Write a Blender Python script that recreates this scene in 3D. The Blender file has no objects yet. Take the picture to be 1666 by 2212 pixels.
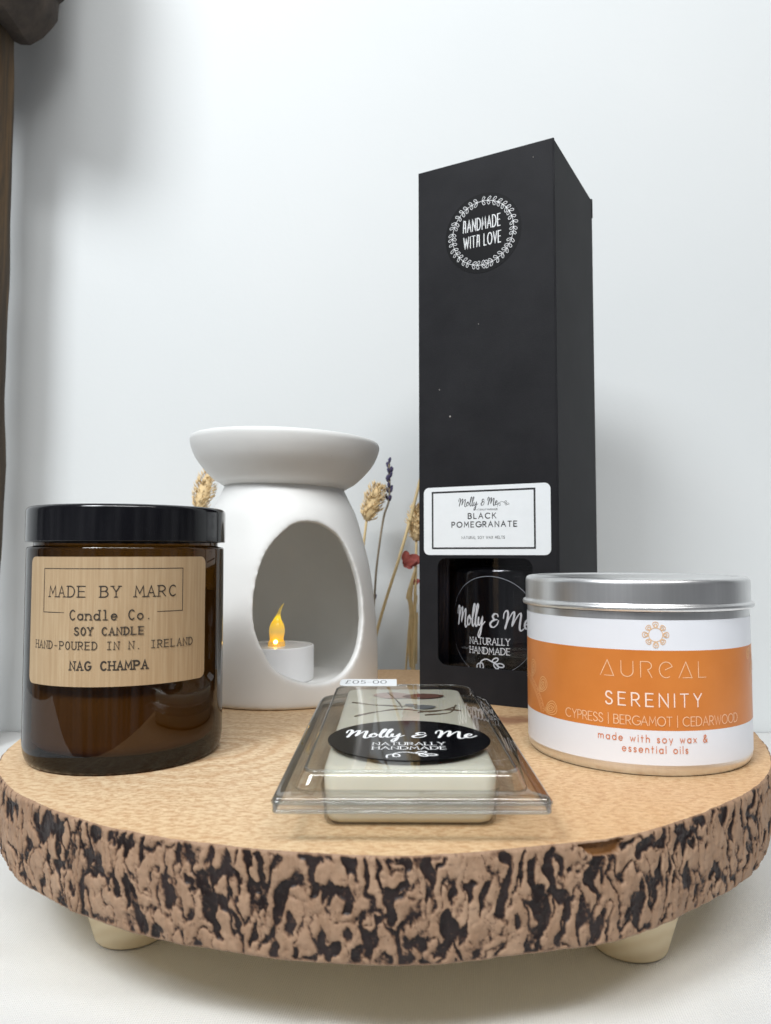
import bpy, bmesh, math, random
import numpy as np
from mathutils import Vector, Matrix, noise
random.seed(7)
R_ = math.radians
SC = bpy.context.scene
COL = SC.collection
S = 0.001                                    # everything below is written in millimetres

# ------------------------------------------------------------------ camera, world, lamps, exposure
cam_d = bpy.data.cameras.new('camera'); cam = bpy.data.objects.new('camera', cam_d); COL.objects.link(cam)
SC.camera = cam
cam.location = (0, 0, 65*S)
cam.rotation_euler = (R_(90)+math.atan(89/1640), 0, 0)
cam_d.sensor_fit = 'VERTICAL'; cam_d.sensor_height = 36; cam_d.sensor_width = 36*771/1024
cam_d.lens = 36*1640/2212
cam_d.clip_start = 0.01; cam_d.clip_end = 20
cam_d.dof.use_dof = True; cam_d.dof.focus_distance = 0.262; cam_d.dof.aperture_fstop = 24
SC.render.resolution_x, SC.render.resolution_y = 771, 1024

W = bpy.data.worlds.new('World'); SC.world = W; W.use_nodes = True
nt = W.node_tree; bg = nt.nodes['Background']
tc = nt.nodes.new('ShaderNodeTexCoord'); mp = nt.nodes.new('ShaderNodeMapping')
mp.inputs['Scale'].default_value = (5.0, 5.0, 0.6)
nz = nt.nodes.new('ShaderNodeTexNoise'); nz.inputs['Scale'].default_value = 1.6; nz.inputs['Detail'].default_value = 4
cr = nt.nodes.new('ShaderNodeValToRGB')
cr.color_ramp.elements[0].position = .38; cr.color_ramp.elements[0].color = (.10, .105, .115, 1)
cr.color_ramp.elements[1].position = .66; cr.color_ramp.elements[1].color = (.62, .64, .68, 1)
nt.links.new(tc.outputs['Generated'], mp.inputs['Vector']); nt.links.new(mp.outputs['Vector'], nz.inputs['Vector'])
nt.links.new(nz.outputs['Fac'], cr.inputs['Fac']); nt.links.new(cr.outputs['Color'], bg.inputs['Color'])
bg.inputs['Strength'].default_value = 0.50

def area(name, loc, tgt, sx, sy, watt, col):
    d = bpy.data.lights.new(name, 'AREA'); d.shape = 'RECTANGLE'; d.size = sx; d.size_y = sy
    d.energy = watt; d.color = col
    o = bpy.data.objects.new(name, d); COL.objects.link(o); o.location = loc
    o.rotation_euler = (Vector(tgt)-Vector(loc)).to_track_quat('-Z', 'Y').to_euler()
    return o
area('window_light', (-0.62, -0.56, 1.12), (0, .36, .08), .42, .42, 16.0, (.93, .97, 1.0))
area('ceiling_tube', (-0.10, -0.80, 1.30), (0, .40, .05), 1.3, .14, 14.0, (.97, .99, 1.0))
area('ceiling_tube', (0.35, -0.75, 1.40), (0, .32, 0), 1.3, .14, 10.0, (1.0, .98, .95))

VS = SC.view_settings
VS.view_transform = 'Standard'; VS.look = 'None'; VS.gamma = 1; VS.use_curve_mapping = False
VS.exposure = -0.12
SC.render.engine = 'CYCLES'
cy = SC.cycles
cy.use_denoising = True
cy.max_bounces = 12; cy.transparent_max_bounces = 24; cy.transmission_bounces = 8; cy.glossy_bounces = 6; cy.diffuse_bounces = 8
cy.sample_clamp_indirect = 6
cy.caustics_reflective = False; cy.caustics_refractive = False

# ------------------------------------------------------------------ materials
def srgb(*c):
    return tuple(((v/255+.055)/1.055)**2.4 if v/255 > .04045 else v/255/12.92 for v in c)+(1,)
class M:
    def __init__(s, name):
        s.m = bpy.data.materials.new(name); s.m.use_nodes = True
        s.t = s.m.node_tree; s.b = s.t.nodes['Principled BSDF']; s.out = s.t.nodes['Material Output']
    def n(s, typ, **k):
        x = s.t.nodes.new(typ)
        for a, v in k.items():
            if a in x.inputs: x.inputs[a].default_value = v
            else: setattr(x, a, v)
        return x
    def l(s, a, b): s.t.links.new(a, b)
    def set(s, **k):
        for a, v in k.items(): s.b.inputs[a.replace('_', ' ')].default_value = v
        return s
    def coord(s, scale=(1, 1, 1), rot=(0, 0, 0), loc=(0, 0, 0)):
        tc = s.n('ShaderNodeTexCoord'); mp = s.n('ShaderNodeMapping')
        mp.inputs['Scale'].default_value = scale; mp.inputs['Rotation'].default_value = rot; mp.inputs['Location'].default_value = loc
        s.l(tc.outputs['Object'], mp.inputs['Vector']); return mp.outputs['Vector']
    def noise(s, vec, scale, detail=3, rough=.5, dist=0):
        x = s.n('ShaderNodeTexNoise', Scale=scale, Detail=detail, Roughness=rough, Distortion=dist); s.l(vec, x.inputs['Vector']); return x.outputs['Fac']
    def ramp(s, fac, *stops):
        x = s.n('ShaderNodeValToRGB'); r = x.color_ramp
        while len(r.elements) < len(stops): r.elements.new(.5)
        for e, (p, c) in zip(r.elements, stops): e.position = p; e.color = c
        s.l(fac, x.inputs['Fac']); return x.outputs['Color']
    def mix(s, fac, a, b, mode='MIX'):
        x = s.n('ShaderNodeMix', data_type='RGBA', blend_type=mode)
        for v, i in ((fac, 0), (a, 6), (b, 7)):
            if hasattr(v, 'is_linked'): s.l(v, x.inputs[i])
            else: x.inputs[i].default_value = v
        return x.outputs[2]
    def math(s, op, a, b=0.0, clamp=False):
        x = s.n('ShaderNodeMath', operation=op, use_clamp=clamp)
        for v, i in ((a, 0), (b, 1)):
            if hasattr(v, 'is_linked'): s.l(v, x.inputs[i])
            else: x.inputs[i].default_value = v
        return x.outputs[0]
    def base(s, c): s.l(c, s.b.inputs['Base Color']); return s
    def bump(s, h, strength=.3, dist=.0003):
        x = s.n('ShaderNodeBump', Strength=strength, Distance=dist); s.l(h, x.inputs['Height']); s.l(x.outputs['Normal'], s.b.inputs['Normal']); return x.outputs['Normal']
def plain(name, col, rough=.5, var=.08, scale=60, bump=0, bscale=900, **k):
    m = M(name); v = m.coord(); f = m.noise(v, scale, 4, .6)
    a = tuple(c*(1-var) for c in col[:3])+(1,); b = tuple(min(1, c*(1+var)) for c in col[:3])+(1,)
    m.base(m.ramp(f, (.3, a), (.7, b))); m.set(Roughness=rough, **k)
    if bump: m.bump(m.noise(v, bscale, 3), bump, .0002)
    return m.m
def film(name, tint, rough=.02, edge=None, bump=0, bscale=120, f0=.04, fpow=5.0):
    """thin clear sheet: tinted see-through plus a mirror-like coat that grows towards grazing angles"""
    m = M(name); m.t.nodes.remove(m.b)
    lw = m.n('ShaderNodeLayerWeight', Blend=.5)
    fr = m.math('ADD', m.math('MULTIPLY', m.math('POWER', lw.outputs['Facing'], fpow), 1-f0), f0, True)
    tr = m.n('ShaderNodeBsdfTransparent'); gl = m.n('ShaderNodeBsdfGlossy', Roughness=rough)
    tr.inputs['Color'].default_value = tint
    if edge:                                  # a longer way through the wall near the outline
        c = m.mix(m.math('POWER', lw.outputs['Facing'], 2.5), tint, edge); m.l(c, tr.inputs['Color'])
    if bump:
        b = m.n('ShaderNodeBump', Strength=bump, Distance=.0004); m.l(m.noise(m.coord(), bscale, 2), b.inputs['Height'])
        m.l(b.outputs['Normal'], gl.inputs['Normal'])
    mx = m.n('ShaderNodeMixShader'); m.l(fr, mx.inputs[0]); m.l(tr.outputs[0], mx.inputs[1]); m.l(gl.outputs[0], mx.inputs[2])
    m.l(mx.outputs[0], m.out.inputs['Surface']); return m.m

# wall paint
m = M('wall_paint'); v = m.coord()
m.base(m.ramp(m.noise(v, 6, 3), (.3, (.675, .70, .705, 1)), (.7, (.70, .72, .722, 1)))); m.set(Roughness=.6)
m.bump(m.noise(v, 260, 4, .6), .12, .0006); MAT_WALL = m.m
# cloth
m = M('cloth_weave'); v = m.coord(rot=(0, 0, .12))
w1 = m.n('ShaderNodeTexWave', Scale=520.0, Distortion=.6, Detail=1.0); m.l(v, w1.inputs['Vector'])
w2 = m.n('ShaderNodeTexWave', Scale=520.0, Distortion=.6, Detail=1.0, bands_direction='Y'); m.l(v, w2.inputs['Vector'])
wv = m.math('MULTIPLY', w1.outputs['Fac'], w2.outputs['Fac'])
m.base(m.mix(wv, (.70, .70, .69, 1), (.80, .80, .79, 1))); m.set(Roughness=.9)
m.bump(wv, .55, .0004); MAT_CLOTH = m.m
# board top: end grain with faint rings round an off-centre pith
m = M('end_grain'); tcv = m.coord(loc=(.040, .022, 0))
wn = m.n('ShaderNodeTexNoise', Scale=14.0, Detail=2.0); m.l(tcv, wn.inputs['Vector'])
wp = m.n('ShaderNodeVectorMath', operation='MULTIPLY_ADD'); m.l(wn.outputs['Color'], wp.inputs[0]); wp.inputs[1].default_value = (.03, .03, 0); m.l(tcv, wp.inputs[2])
rg = m.n('ShaderNodeTexWave', wave_type='RINGS', rings_direction='Z', Scale=40.0, Distortion=3.2, Detail=3.0); rg.inputs['Detail Scale'].default_value = 2.0
m.l(wp.outputs[0], rg.inputs['Vector'])
big = m.noise(tcv, 11, 3, .55)
st1 = m.noise(m.coord(scale=(9, .9, 1), rot=(0, 0, -1.1)), 26, 4, .6, 1.2)
big = m.math('ADD', m.math('MULTIPLY', big, .78), m.math('MULTIPLY', st1, .22))
c0 = m.ramp(big, (.32, srgb(206, 167, 120)), (.5, srgb(220, 187, 143)), (.68, srgb(231, 206, 168)))
rl = m.n('ShaderNodeVectorMath', operation='LENGTH'); m.l(wp.outputs[0], rl.inputs[0])
rc = m.ramp(m.math('DIVIDE', rl.outputs['Value'], .16), (.25, srgb(230, 209, 176)), (.58, srgb(221, 193, 154)), (.86, srgb(207, 168, 124)))
c0 = m.mix(.62, c0, rc)
rf = m.ramp(m.math('DIVIDE', rl.outputs['Value'], .11), (.12, (.62,)*3+(1,)), (.55, (.12,)*3+(1,)))
c1 = m.mix(m.math('MULTIPLY', m.math('POWER', m.math('SUBTRACT', 1.0, rg.outputs['Fac']), 2.0), rf), c0, srgb(190, 148, 106))
sp = m.noise(m.coord(scale=(1, 1.7, 1), rot=(0, 0, .5)), 430, 3, .6, .3)
sp2 = m.ramp(sp, (.36, (0, 0, 0, 1)), (.58, (1, 1, 1, 1)))
c2 = m.mix(sp2, m.mix(.62, c1, srgb(176, 128, 86)), c1)
pl = m.noise(tcv, 1500, 2, .6)
c2b = m.mix(m.math('MULTIPLY', m.ramp(pl, (.55, (0, 0, 0, 1)), (.7, (1, 1, 1, 1))), .3), c2, srgb(246, 220, 182))
# a reddish knot behind the wax pack
kc = m.n('ShaderNodeTexCoord'); kd = m.n('ShaderNodeVectorMath', operation='DISTANCE'); km = m.n('ShaderNodeMapping'); km.inputs['Scale'].default_value = (.55, 1.3, 1)
kn = m.n('ShaderNodeTexNoise', Scale=120.0, Detail=3.0); m.l(kc.outputs['Object'], kn.inputs['Vector'])
ka = m.n('ShaderNodeVectorMath', operation='MULTIPLY_ADD'); m.l(kn.outputs['Color'], ka.inputs[0]); ka.inputs[1].default_value = (.016, .016, 0); m.l(kc.outputs['Object'], ka.inputs[2])
m.l(ka.outputs[0], km.inputs['Vector']); m.l(km.outputs[0], kd.inputs[0]); kd.inputs[1].default_value = (.0585*.55, .0140*1.3, .003)
kf = m.ramp(m.math('DIVIDE', kd.outputs['Value'], .016), (.35, (1, 1, 1, 1)), (.8, (0, 0, 0, 1)))
c3 = m.mix(m.math('MULTIPLY', kf, .7), c2b, srgb(128, 78, 58))
m.base(c3); m.set(Roughness=.55, Specular_IOR_Level=.35)
m.bump(sp, .35, .0004); MAT_TOP = m.m
# bark: raised pinkish-tan plates, dark glossy crevices, a bare chip
m = M('bark'); v = m.coord()
at = m.n('ShaderNodeAttribute', attribute_name='crevice'); ac = m.n('ShaderNodeAttribute', attribute_name='chip')
tan = m.ramp(m.noise(v, 90, 4, .65), (.3, srgb(136, 107, 84)), (.55, srgb(156, 126, 101)), (.75, srgb(172, 143, 118)))
dk = m.ramp(m.noise(v, 140, 3), (.35, srgb(26, 16, 15)), (.65, srgb(46, 36, 35)))
mid = m.mix(m.ramp(at.outputs['Fac'], (.22, (0, 0, 0, 1)), (.45, (1, 1, 1, 1))), tan, srgb(104, 76, 58))
fib = m.ramp(m.noise(m.coord(scale=(1, 1, .35)), 520, 4, .7), (.4, (0, 0, 0, 1)), (.62, (1, 1, 1, 1)))
mid = m.mix(m.math('MULTIPLY', fib, .22), mid, srgb(196, 166, 140))
cc = m.mix(m.ramp(at.outputs['Fac'], (.42, (0, 0, 0, 1)), (.66, (1, 1, 1, 1))), mid, dk)
cc = m.mix(ac.outputs['Fac'], cc, srgb(122, 82, 44))
cc = m.mix(m.math('MULTIPLY', m.ramp(m.noise(v, 620, 3, .65), (.60, (0, 0, 0, 1)), (.68, (1, 1, 1, 1))), .5), cc, srgb(92, 68, 54))
m.base(cc); m.l(m.ramp(at.outputs['Fac'], (.3, (.62,)*3+(1,)), (.7, (.42,)*3+(1,))), m.b.inputs['Roughness']); m.set(Specular_IOR_Level=.28)
m.bump(m.noise(v, 420, 4, .6), .35, .0005); MAT_BARK = m.m
# foot wood
m = M('pale_turned_wood'); v = m.coord(scale=(1, 1, 1), rot=(.5, .2, 0))
wv = m.n('ShaderNodeTexWave', Scale=90.0, Distortion=3.0, Detail=2.0, bands_direction='Z'); m.l(v, wv.inputs['Vector'])
m.base(m.mix(m.math('MULTIPLY', wv.outputs['Fac'], .35), srgb(234, 218, 186), srgb(216, 192, 152))); m.set(Roughness=.65, Specular_IOR_Level=.3); MAT_FOOT = m.m

MAT_CERAMIC = (lambda m: (m.base(m.ramp(m.noise(m.coord(), 40, 4), (.3, (.73, .73, .715, 1)), (.7, (.77, .77, .755, 1)))), m.set(Roughness=.42, Specular_IOR_Level=.4), m.bump(m.noise(m.coord(), 75, 4), .11, .0008), m.m)[-1])(M('bisque_ceramic'))
MAT_PIT = plain('dark_glaze_pit', (.18, .17, .16, 1), .7)
MAT_LIDBLACK = plain('black_lid_plastic', (.006, .006, .008, 1), .12, .1, Specular_IOR_Level=.5)
MAT_AMBER = film('amber_glass', (.240, .152, .052, 1), .012, (.012, .009, .007, 1), 0, f0=.045)
MAT_WAXJ = plain('candle_wax', (.78, .70, .56, 1), .6)
m = M('kraft_paper'); v = m.coord()
rib = m.noise(m.coord(scale=(1, 1, .035)), 1050, 2, .6); rib2 = m.noise(m.coord(scale=(1, 1, .12)), 1400, 2)
c = m.ramp(rib, (.3, srgb(172, 146, 112)), (.5, srgb(181, 156, 122)), (.7, srgb(190, 167, 134)))
c = m.mix(m.math('MULTIPLY', rib2, .25), c, srgb(150, 112, 74)); m.base(c); m.set(Roughness=.7); m.bump(rib, .15, .0002); MAT_KRAFT = m.m
MAT_INK = plain('black_ink', (.012, .012, .013, 1), .6)
MAT_INKBROWN = plain('brown_black_ink', (.035, .027, .02, 1), .7)
MAT_INKGREY = plain('grey_ink', (.08, .085, .09, 1), .7)
MAT_WHITEINK = plain('white_ink', (.82, .83, .84, 1), .5)
MAT_CARD = (lambda m: (m.base(m.ramp(m.noise(m.coord(), 30, 5, .6), (.3, (.0095, .0095, .0115, 1)), (.7, (.018, .018, .0205, 1)))), m.set(Roughness=.6, Specular_IOR_Level=.18), m.bump(m.noise(m.coord(), 1500, 3), .25, .0002), m.m)[-1])(M('matt_black_card'))
MAT_DARK = plain('black_card_inside', (.006, .006, .007, 1), .8)
MAT_STICKER = plain('gloss_black_sticker', (.007, .007, .008, 1), .5, Specular_IOR_Level=.15)
MAT_STICKER_GLOSS = plain('polished_black_sticker', (.004, .004, .005, 1), .08)
MAT_WLABEL = plain('white_label_paper', (.80, .83, .85, 1), .45, .02, 200)
MAT_PANE = film('acetate_window', (.93, .93, .94, 1), .02, None, .05, 60)
MAT_BOTTLE = plain('dark_bottle_glass', (.004, .004, .005, 1), .06)
MAT_RIM = plain('pale_sticker_rim', (.62, .66, .70, 1), .4)
MAT_REED = plain('black_reed', (.016, .016, .024, 1), .5)
MAT_CHALK = plain('pale_card_dust', (.42, .40, .37, 1), .8)
m = M('brushed_tin'); v = m.coord()
bn = m.noise(m.coord(scale=(1, 1, .02)), 900, 2); m.base(m.ramp(bn, (.3, (.80, .80, .80, 1)), (.7, (.85, .85, .845, 1))))
m.set(Metallic=1.0, Roughness=.34); MAT_TIN = m.m
MAT_TINLABEL = plain('satin_white_label', (.80, .82, .87, 1), .32, .015, 90)
m = M('orange_print'); v = m.coord()
m.base(m.ramp(m.noise(v, 55, 4, .6), (.3, srgb(205, 122, 52)), (.7, srgb(214, 131, 60)))); m.set(Roughness=.34); MAT_ORANGE = m.m
MAT_PEACH = plain('peach_print', srgb(243, 200, 160), .4, .03)
MAT_PINKWHITE = plain('pinkish_white_print', srgb(250, 228, 214), .4, .02)
MAT_FILIGREE = plain('light_orange_filigree', srgb(236, 182, 122), .4, .04)
MAT_RUST = plain('rust_orange_print', srgb(212, 128, 86), .5, .05)
MAT_SUNICON = plain('pale_gold_print', srgb(230, 190, 148), .5, .08)
MAT_CLEAR = film('clear_moulded_plastic', (.96, .965, .96, 1), .02, (.66, .67, .67, 1), .12, 45, f0=.085, fpow=4.0)
MAT_CLEARTOP = film('clear_flat_plastic', (.97, .975, .97, 1), .012, (.9, .91, .9, 1), .04, 30, f0=.07, fpow=3.8)
m = M('soy_wax'); v = m.coord()
m.base(m.ramp(m.noise(v, 70, 4), (.3, (.76, .73, .60, 1)), (.7, (.83, .80, .68, 1)))); m.set(Roughness=.4, Subsurface_Weight=.25, Subsurface_Scale=.003); m.b.inputs['Subsurface Radius'].default_value = (1, .8, .5); MAT_WAX = m.m
MAT_TWIG = plain('dried_stem', srgb(104, 88, 70), .8, .2, 300)
MAT_PETALBROWN = plain('brown_petal', srgb(104, 62, 48), .7, .3, 300)
MAT_PETALPALE = plain('faded_petal', srgb(196, 170, 160), .7, .15, 200)
MAT_PETALGREY = plain('grey_petal', srgb(112, 114, 116), .6, .25, 300)
MAT_STRAW = plain('straw', srgb(214, 190, 142), .75, .12, 200)
MAT_SEED = plain('straw_spikelet', srgb(222, 196, 150), .75, .15, 300)
MAT_LAVSTEM = plain('lavender_stem', srgb(140, 128, 110), .75, .15, 300)
MAT_LAV = plain('lavender_bud', srgb(72, 66, 98), .8, .3, 400)
MAT_RED = plain('dried_red_petal', srgb(166, 84, 76), .7, .25, 300)
MAT_TEALIGHT = plain('white_plastic', (.78, .78, .79, 1), .35, .02)
m = M('rustic_timber'); v = m.coord(scale=(1, 1, .12))
m.base(m.ramp(m.noise(v, 60, 5, .65, .6), (.3, srgb(40, 32, 24)), (.5, srgb(72, 58, 42)), (.72, srgb(122, 92, 54)))); m.set(Roughness=.8); m.bump(m.noise(v, 90, 4), .6, .002); MAT_TIMBER = m.m
m = M('dark_bark_timber'); v = m.coord()
m.base(m.ramp(m.noise(v, 45, 5, .65), (.3, srgb(38, 32, 28)), (.7, srgb(80, 68, 58)))); m.set(Roughness=.8); m.bump(m.noise(v, 90, 4), .6, .002); MAT_BLOCK = m.m

# ------------------------------------------------------------------ mesh helpers (mm in, metres out)
def mesh_obj(name, verts, faces, mat, parent=None, smooth=True, loc=None):
    me = bpy.data.meshes.new(name)
    me.from_pydata([(x*S, y*S, z*S) for x, y, z in verts], [], faces); me.update()
    if smooth is True: me.polygons.foreach_set('use_smooth', [True]*len(me.polygons))
    for mm in (mat if isinstance(mat, (list, tuple)) else [mat]): me.materials.append(mm)
    o = bpy.data.objects.new(name, me); COL.objects.link(o)
    if parent: o.parent = parent
    if loc: o.location = tuple(c*S for c in loc)
    return o
def autosmooth(o, ang=35):
    me = o.data; bm = bmesh.new(); bm.from_mesh(me)
    for f in bm.faces: f.smooth = True
    for e in bm.edges:
        e.smooth = not (len(e.link_faces) == 2 and e.calc_face_angle(0) > R_(ang))
    bm.to_mesh(me); bm.free(); return o
def tag(o, label, cat, group=None, kind=None):
    o['label'] = label; o['category'] = cat
    if group: o['group'] = group
    if kind: o['kind'] = kind
    return o
def thing(name, label, cat, loc=(0, 0, 0), rz=0, group=None):
    o = bpy.data.objects.new(name, None); COL.objects.link(o); o.location = tuple(c*S for c in loc); o.rotation_euler = (0, 0, rz)
    o.empty_display_size = .01
    return tag(o, label, cat, group)
def lathe(prof, seg=96, closed=False, mod=None):
    vs, fs = [], []
    n = len(prof)
    for i in range(seg):
        a = 2*math.pi*i/seg; s, c = math.sin(a), -math.cos(a)
        for k, (r, z) in enumerate(prof):
            if mod: r, z = mod(a, k, r, z)
            vs.append((r*s, r*c, z))
    for i in range(seg):
        j = (i+1) % seg
        for k in range(n if closed else n-1):
            l = (k+1) % n
            fs.append((i*n+k, j*n+k, j*n+l, i*n+l))
    # weld the poles
    bm = bmesh.new(); bv = [bm.verts.new(v) for v in vs]
    for f in fs:
        try: bm.faces.new([bv[q] for q in f])
        except ValueError: pass
    bmesh.ops.remove_doubles(bm, verts=bm.verts, dist=1e-5)
    bm.normal_update(); bmesh.ops.recalc_face_normals(bm, faces=bm.faces)
    bm.verts.index_update()
    out = [tuple(v.co) for v in bm.verts], [tuple(v.index for v in f.verts) for f in bm.faces]
    bm.free(); return out
def fillet(p, r, n=5):
    """round the corners of an open profile: p = [(r, z)] or [(r, z, fillet)]"""
    out = []
    for i, q in enumerate(p):
        f = q[2] if len(q) > 2 else (r if 0 < i < len(p)-1 else 0)
        if f and 0 < i < len(p)-1:
            a = Vector(q[:2]); b = Vector(p[i-1][:2])-a; c = Vector(p[i+1][:2])-a
            d = min(f, b.length*.49, c.length*.49); b = a+b.normalized()*d; c = a+c.normalized()*d
            for t in range(n+1):
                t /= n; w = b*(1-t)**2+a*2*t*(1-t)+c*t*t; out.append((w.x, w.y))
        else: out.append(tuple(q[:2]))
    return out
def rrect(x0, y0, x1, y1, r, n=6):
    rs = r if isinstance(r, (list, tuple)) else [r]*4          # bl, br, tr, tl
    pts = []
    for (cx, cy_, a0), rr in zip(((x0, y0, 180), (x1, y0, 270), (x1, y1, 0), (x0, y1, 90)), rs):
        cx += rr if cx == x0 else -rr; cy_ += rr if cy_ == y0 else -rr
        for k in range(n+1):
            a = R_(a0+90*k/n); pts.append((cx+rr*math.cos(a), cy_+rr*math.sin(a)))
    return pts
def loft(rings, cap0=True, cap1=True):
    vs, fs = [], []; n = len(rings[0])
    for r in rings: vs += r
    for a in range(len(rings)-1):
        for i in range(n):
            j = (i+1) % n; fs.append((a*n+i, a*n+j, (a+1)*n+j, (a+1)*n+i))
    if cap0: fs.append(tuple(reversed(range(n))))
    if cap1: fs.append(tuple(range((len(rings)-1)*n, len(rings)*n)))
    return vs, fs
def tube(pts, rad, seg=8, cap=True):
    """pts: list of Vector-likes, rad: number or list"""
    P = [Vector(p) for p in pts]; rings = []
    for i, p in enumerate(P):
        t = (P[min(i+1, len(P)-1)]-P[max(i-1, 0)]).normalized()
        u = t.cross(Vector((0, 1, 0.01))).normalized(); w = t.cross(u)
        r = rad[i] if isinstance(rad, (list, tuple)) else rad
        rings.append([tuple(p+(u*math.cos(2*math.pi*k/seg)+w*math.sin(2*math.pi*k/seg))*r) for k in range(seg)])
    return loft(rings, cap, cap)
def join(parts):
    V, F = [], []
    for v, f in parts:
        o = len(V); V += v; F += [tuple(i+o for i in q) for q in f]
    return V, F
def smooth_path(p, n=6):
    out = []
    for i in range(len(p)-1):
        p0 = Vector(p[max(i-1, 0)]); p1 = Vector(p[i]); p2 = Vector(p[i+1]); p3 = Vector(p[min(i+2, len(p)-1)])
        for k in range(n):
            t = k/n
            out.append(tuple(.5*((2*p1)+(p2-p0)*t+(2*p0-5*p1+4*p2-p3)*t*t+(3*p1-p0-3*p2+p3)*t**3)))
    out.append(tuple(p[-1])); return out

# ------------------------------------------------------------------ lettering: a small stroke alphabet, built as thin ribbons
def arc(cx, cy_, rx, ry, a0, a1, n=None):
    n = n or max(4, int(abs(a1-a0)/14))
    return [(cx+rx*math.cos(R_(a0+(a1-a0)*k/n)), cy_+ry*math.sin(R_(a0+(a1-a0)*k/n))) for k in range(n+1)]
def _s(w=.5):
    return [smooth_path([(w*.93, .84), (w*.74, .96), (w*.48, 1.0), (w*.2, .95), (w*.06, .77), (w*.18, .6), (w*.5, .5), (w*.85, .39), (w*.97, .22), (w*.8, .05), (w*.48, 0), (w*.2, .04), (w*.03, .18)], 4)]
SANS = {
 'A': (.74, [[(0, 0), (.37, 1), (.74, 0)], [(.14, .36), (.6, .36)]]),
 'B': (.56, [[(.28, .54), (0, .54)], [(.28, .54), *arc(.28, .77, .22, .23, -90, 90), (0, 1), (0, 0), (.28, 0), *arc(.28, .27, .28, .27, -90, 90)]]),
 'C': (.82, [arc(.46, .5, .46, .5, 48, 312)]),
 'D': (.7, [[(0, 0), (0, 1), (.2, 1), *arc(.22, .5, .48, .5, 90, -90), (0, 0)]]),
 'E': (.5, [[(.5, 1), (0, 1), (0, 0), (.5, 0)], [(0, .52), (.43, .52)]]),
 'F': (.48, [[(.48, 1), (0, 1), (0, 0)], [(0, .52), (.4, .52)]]),
 'G': (.8, [arc(.48, .5, .48, .5, 48, 340)+[(.93, .46), (.56, .46)]]),
 'H': (.62, [[(0, 0), (0, 1)], [(.62, 0), (.62, 1)], [(0, .52), (.62, .52)]]),
 'I': (.02, [[(.01, 0), (.01, 1)]]),
 'K': (.58, [[(0, 0), (0, 1)], [(.55, 1), (0, .42)], [(.2, .62), (.58, 0)]]),
 'L': (.46, [[(0, 1), (0, 0), (.46, 0)]]),
 'M': (.78, [[(0, 0), (.08, 1), (.39, .3), (.7, 1), (.78, 0)]]),
 'N': (.64, [[(0, 0), (0, 1), (.64, 0), (.64, 1)]]),
 'O': (.9, [arc(.45, .5, .45, .5, 90, 450, 28)]),
 'P': (.52, [[(0, 0), (0, 1), (.25, 1), *arc(.25, .73, .27, .27, 90, -90), (0, .46)]]),
 'R': (.56, [[(0, 0), (0, 1), (.25, 1), *arc(.25, .73, .27, .27, 90, -90), (0, .46)], [(.24, .46), (.56, 0)]]),
 'S': (.5, _s()),
 'T': (.58, [[(0, 1), (.58, 1)], [(.29, 1), (.29, 0)]]),
 'U': (.62, [[(0, 1), (0, .33), *arc(.31, .31, .31, .31, 180, 360), (.62, 1)]]),
 'V': (.66, [[(0, 1), (.33, 0), (.66, 1)]]),
 'W': (.98, [[(0, 1), (.25, 0), (.49, .9), (.73, 0), (.98, 1)]]),
 'X': (.62, [[(0, 0), (.62, 1)], [(0, 1), (.62, 0)]]),
 'Y': (.62, [[(0, 1), (.31, .48), (.62, 1)], [(.31, .48), (.31, 0)]]),
 '&': (.7, [smooth_path([(.68, 0), (.4, .32), (.16, .68), (.2, .9), (.36, 1), (.5, .88), (.46, .7), (.18, .46), (.04, .24), (.14, .03), (.36, 0), (.56, .16), (.66, .42)], 4)]),
 '|': (.02, [[(.01, -.12), (.01, 1.12)]]), '-': (.36, [[(0, .42), (.36, .42)]]), '.': (.08, [[(.0, .02), (.05, .02)]]),
 '0': (.56, [arc(.28, .5, .28, .5, 90, 450, 24)]),
 '5': (.5, [smooth_path([(.06, .1), (.25, 0), (.45, .12), (.48, .36), (.34, .56), (.1, .52)], 4)+[(.12, 1), (.46, 1)]]),
 '£': (.56, [smooth_path([(.5, .85), (.36, 1), (.2, .9), (.2, .5), (.06, 0)], 4)+[(.54, 0)], [(.02, .48), (.42, .48)]]),
 ' ': (.3, []),
}
def _round(): return arc(.25, .3, .25, .3, 35, 395, 22)
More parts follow.
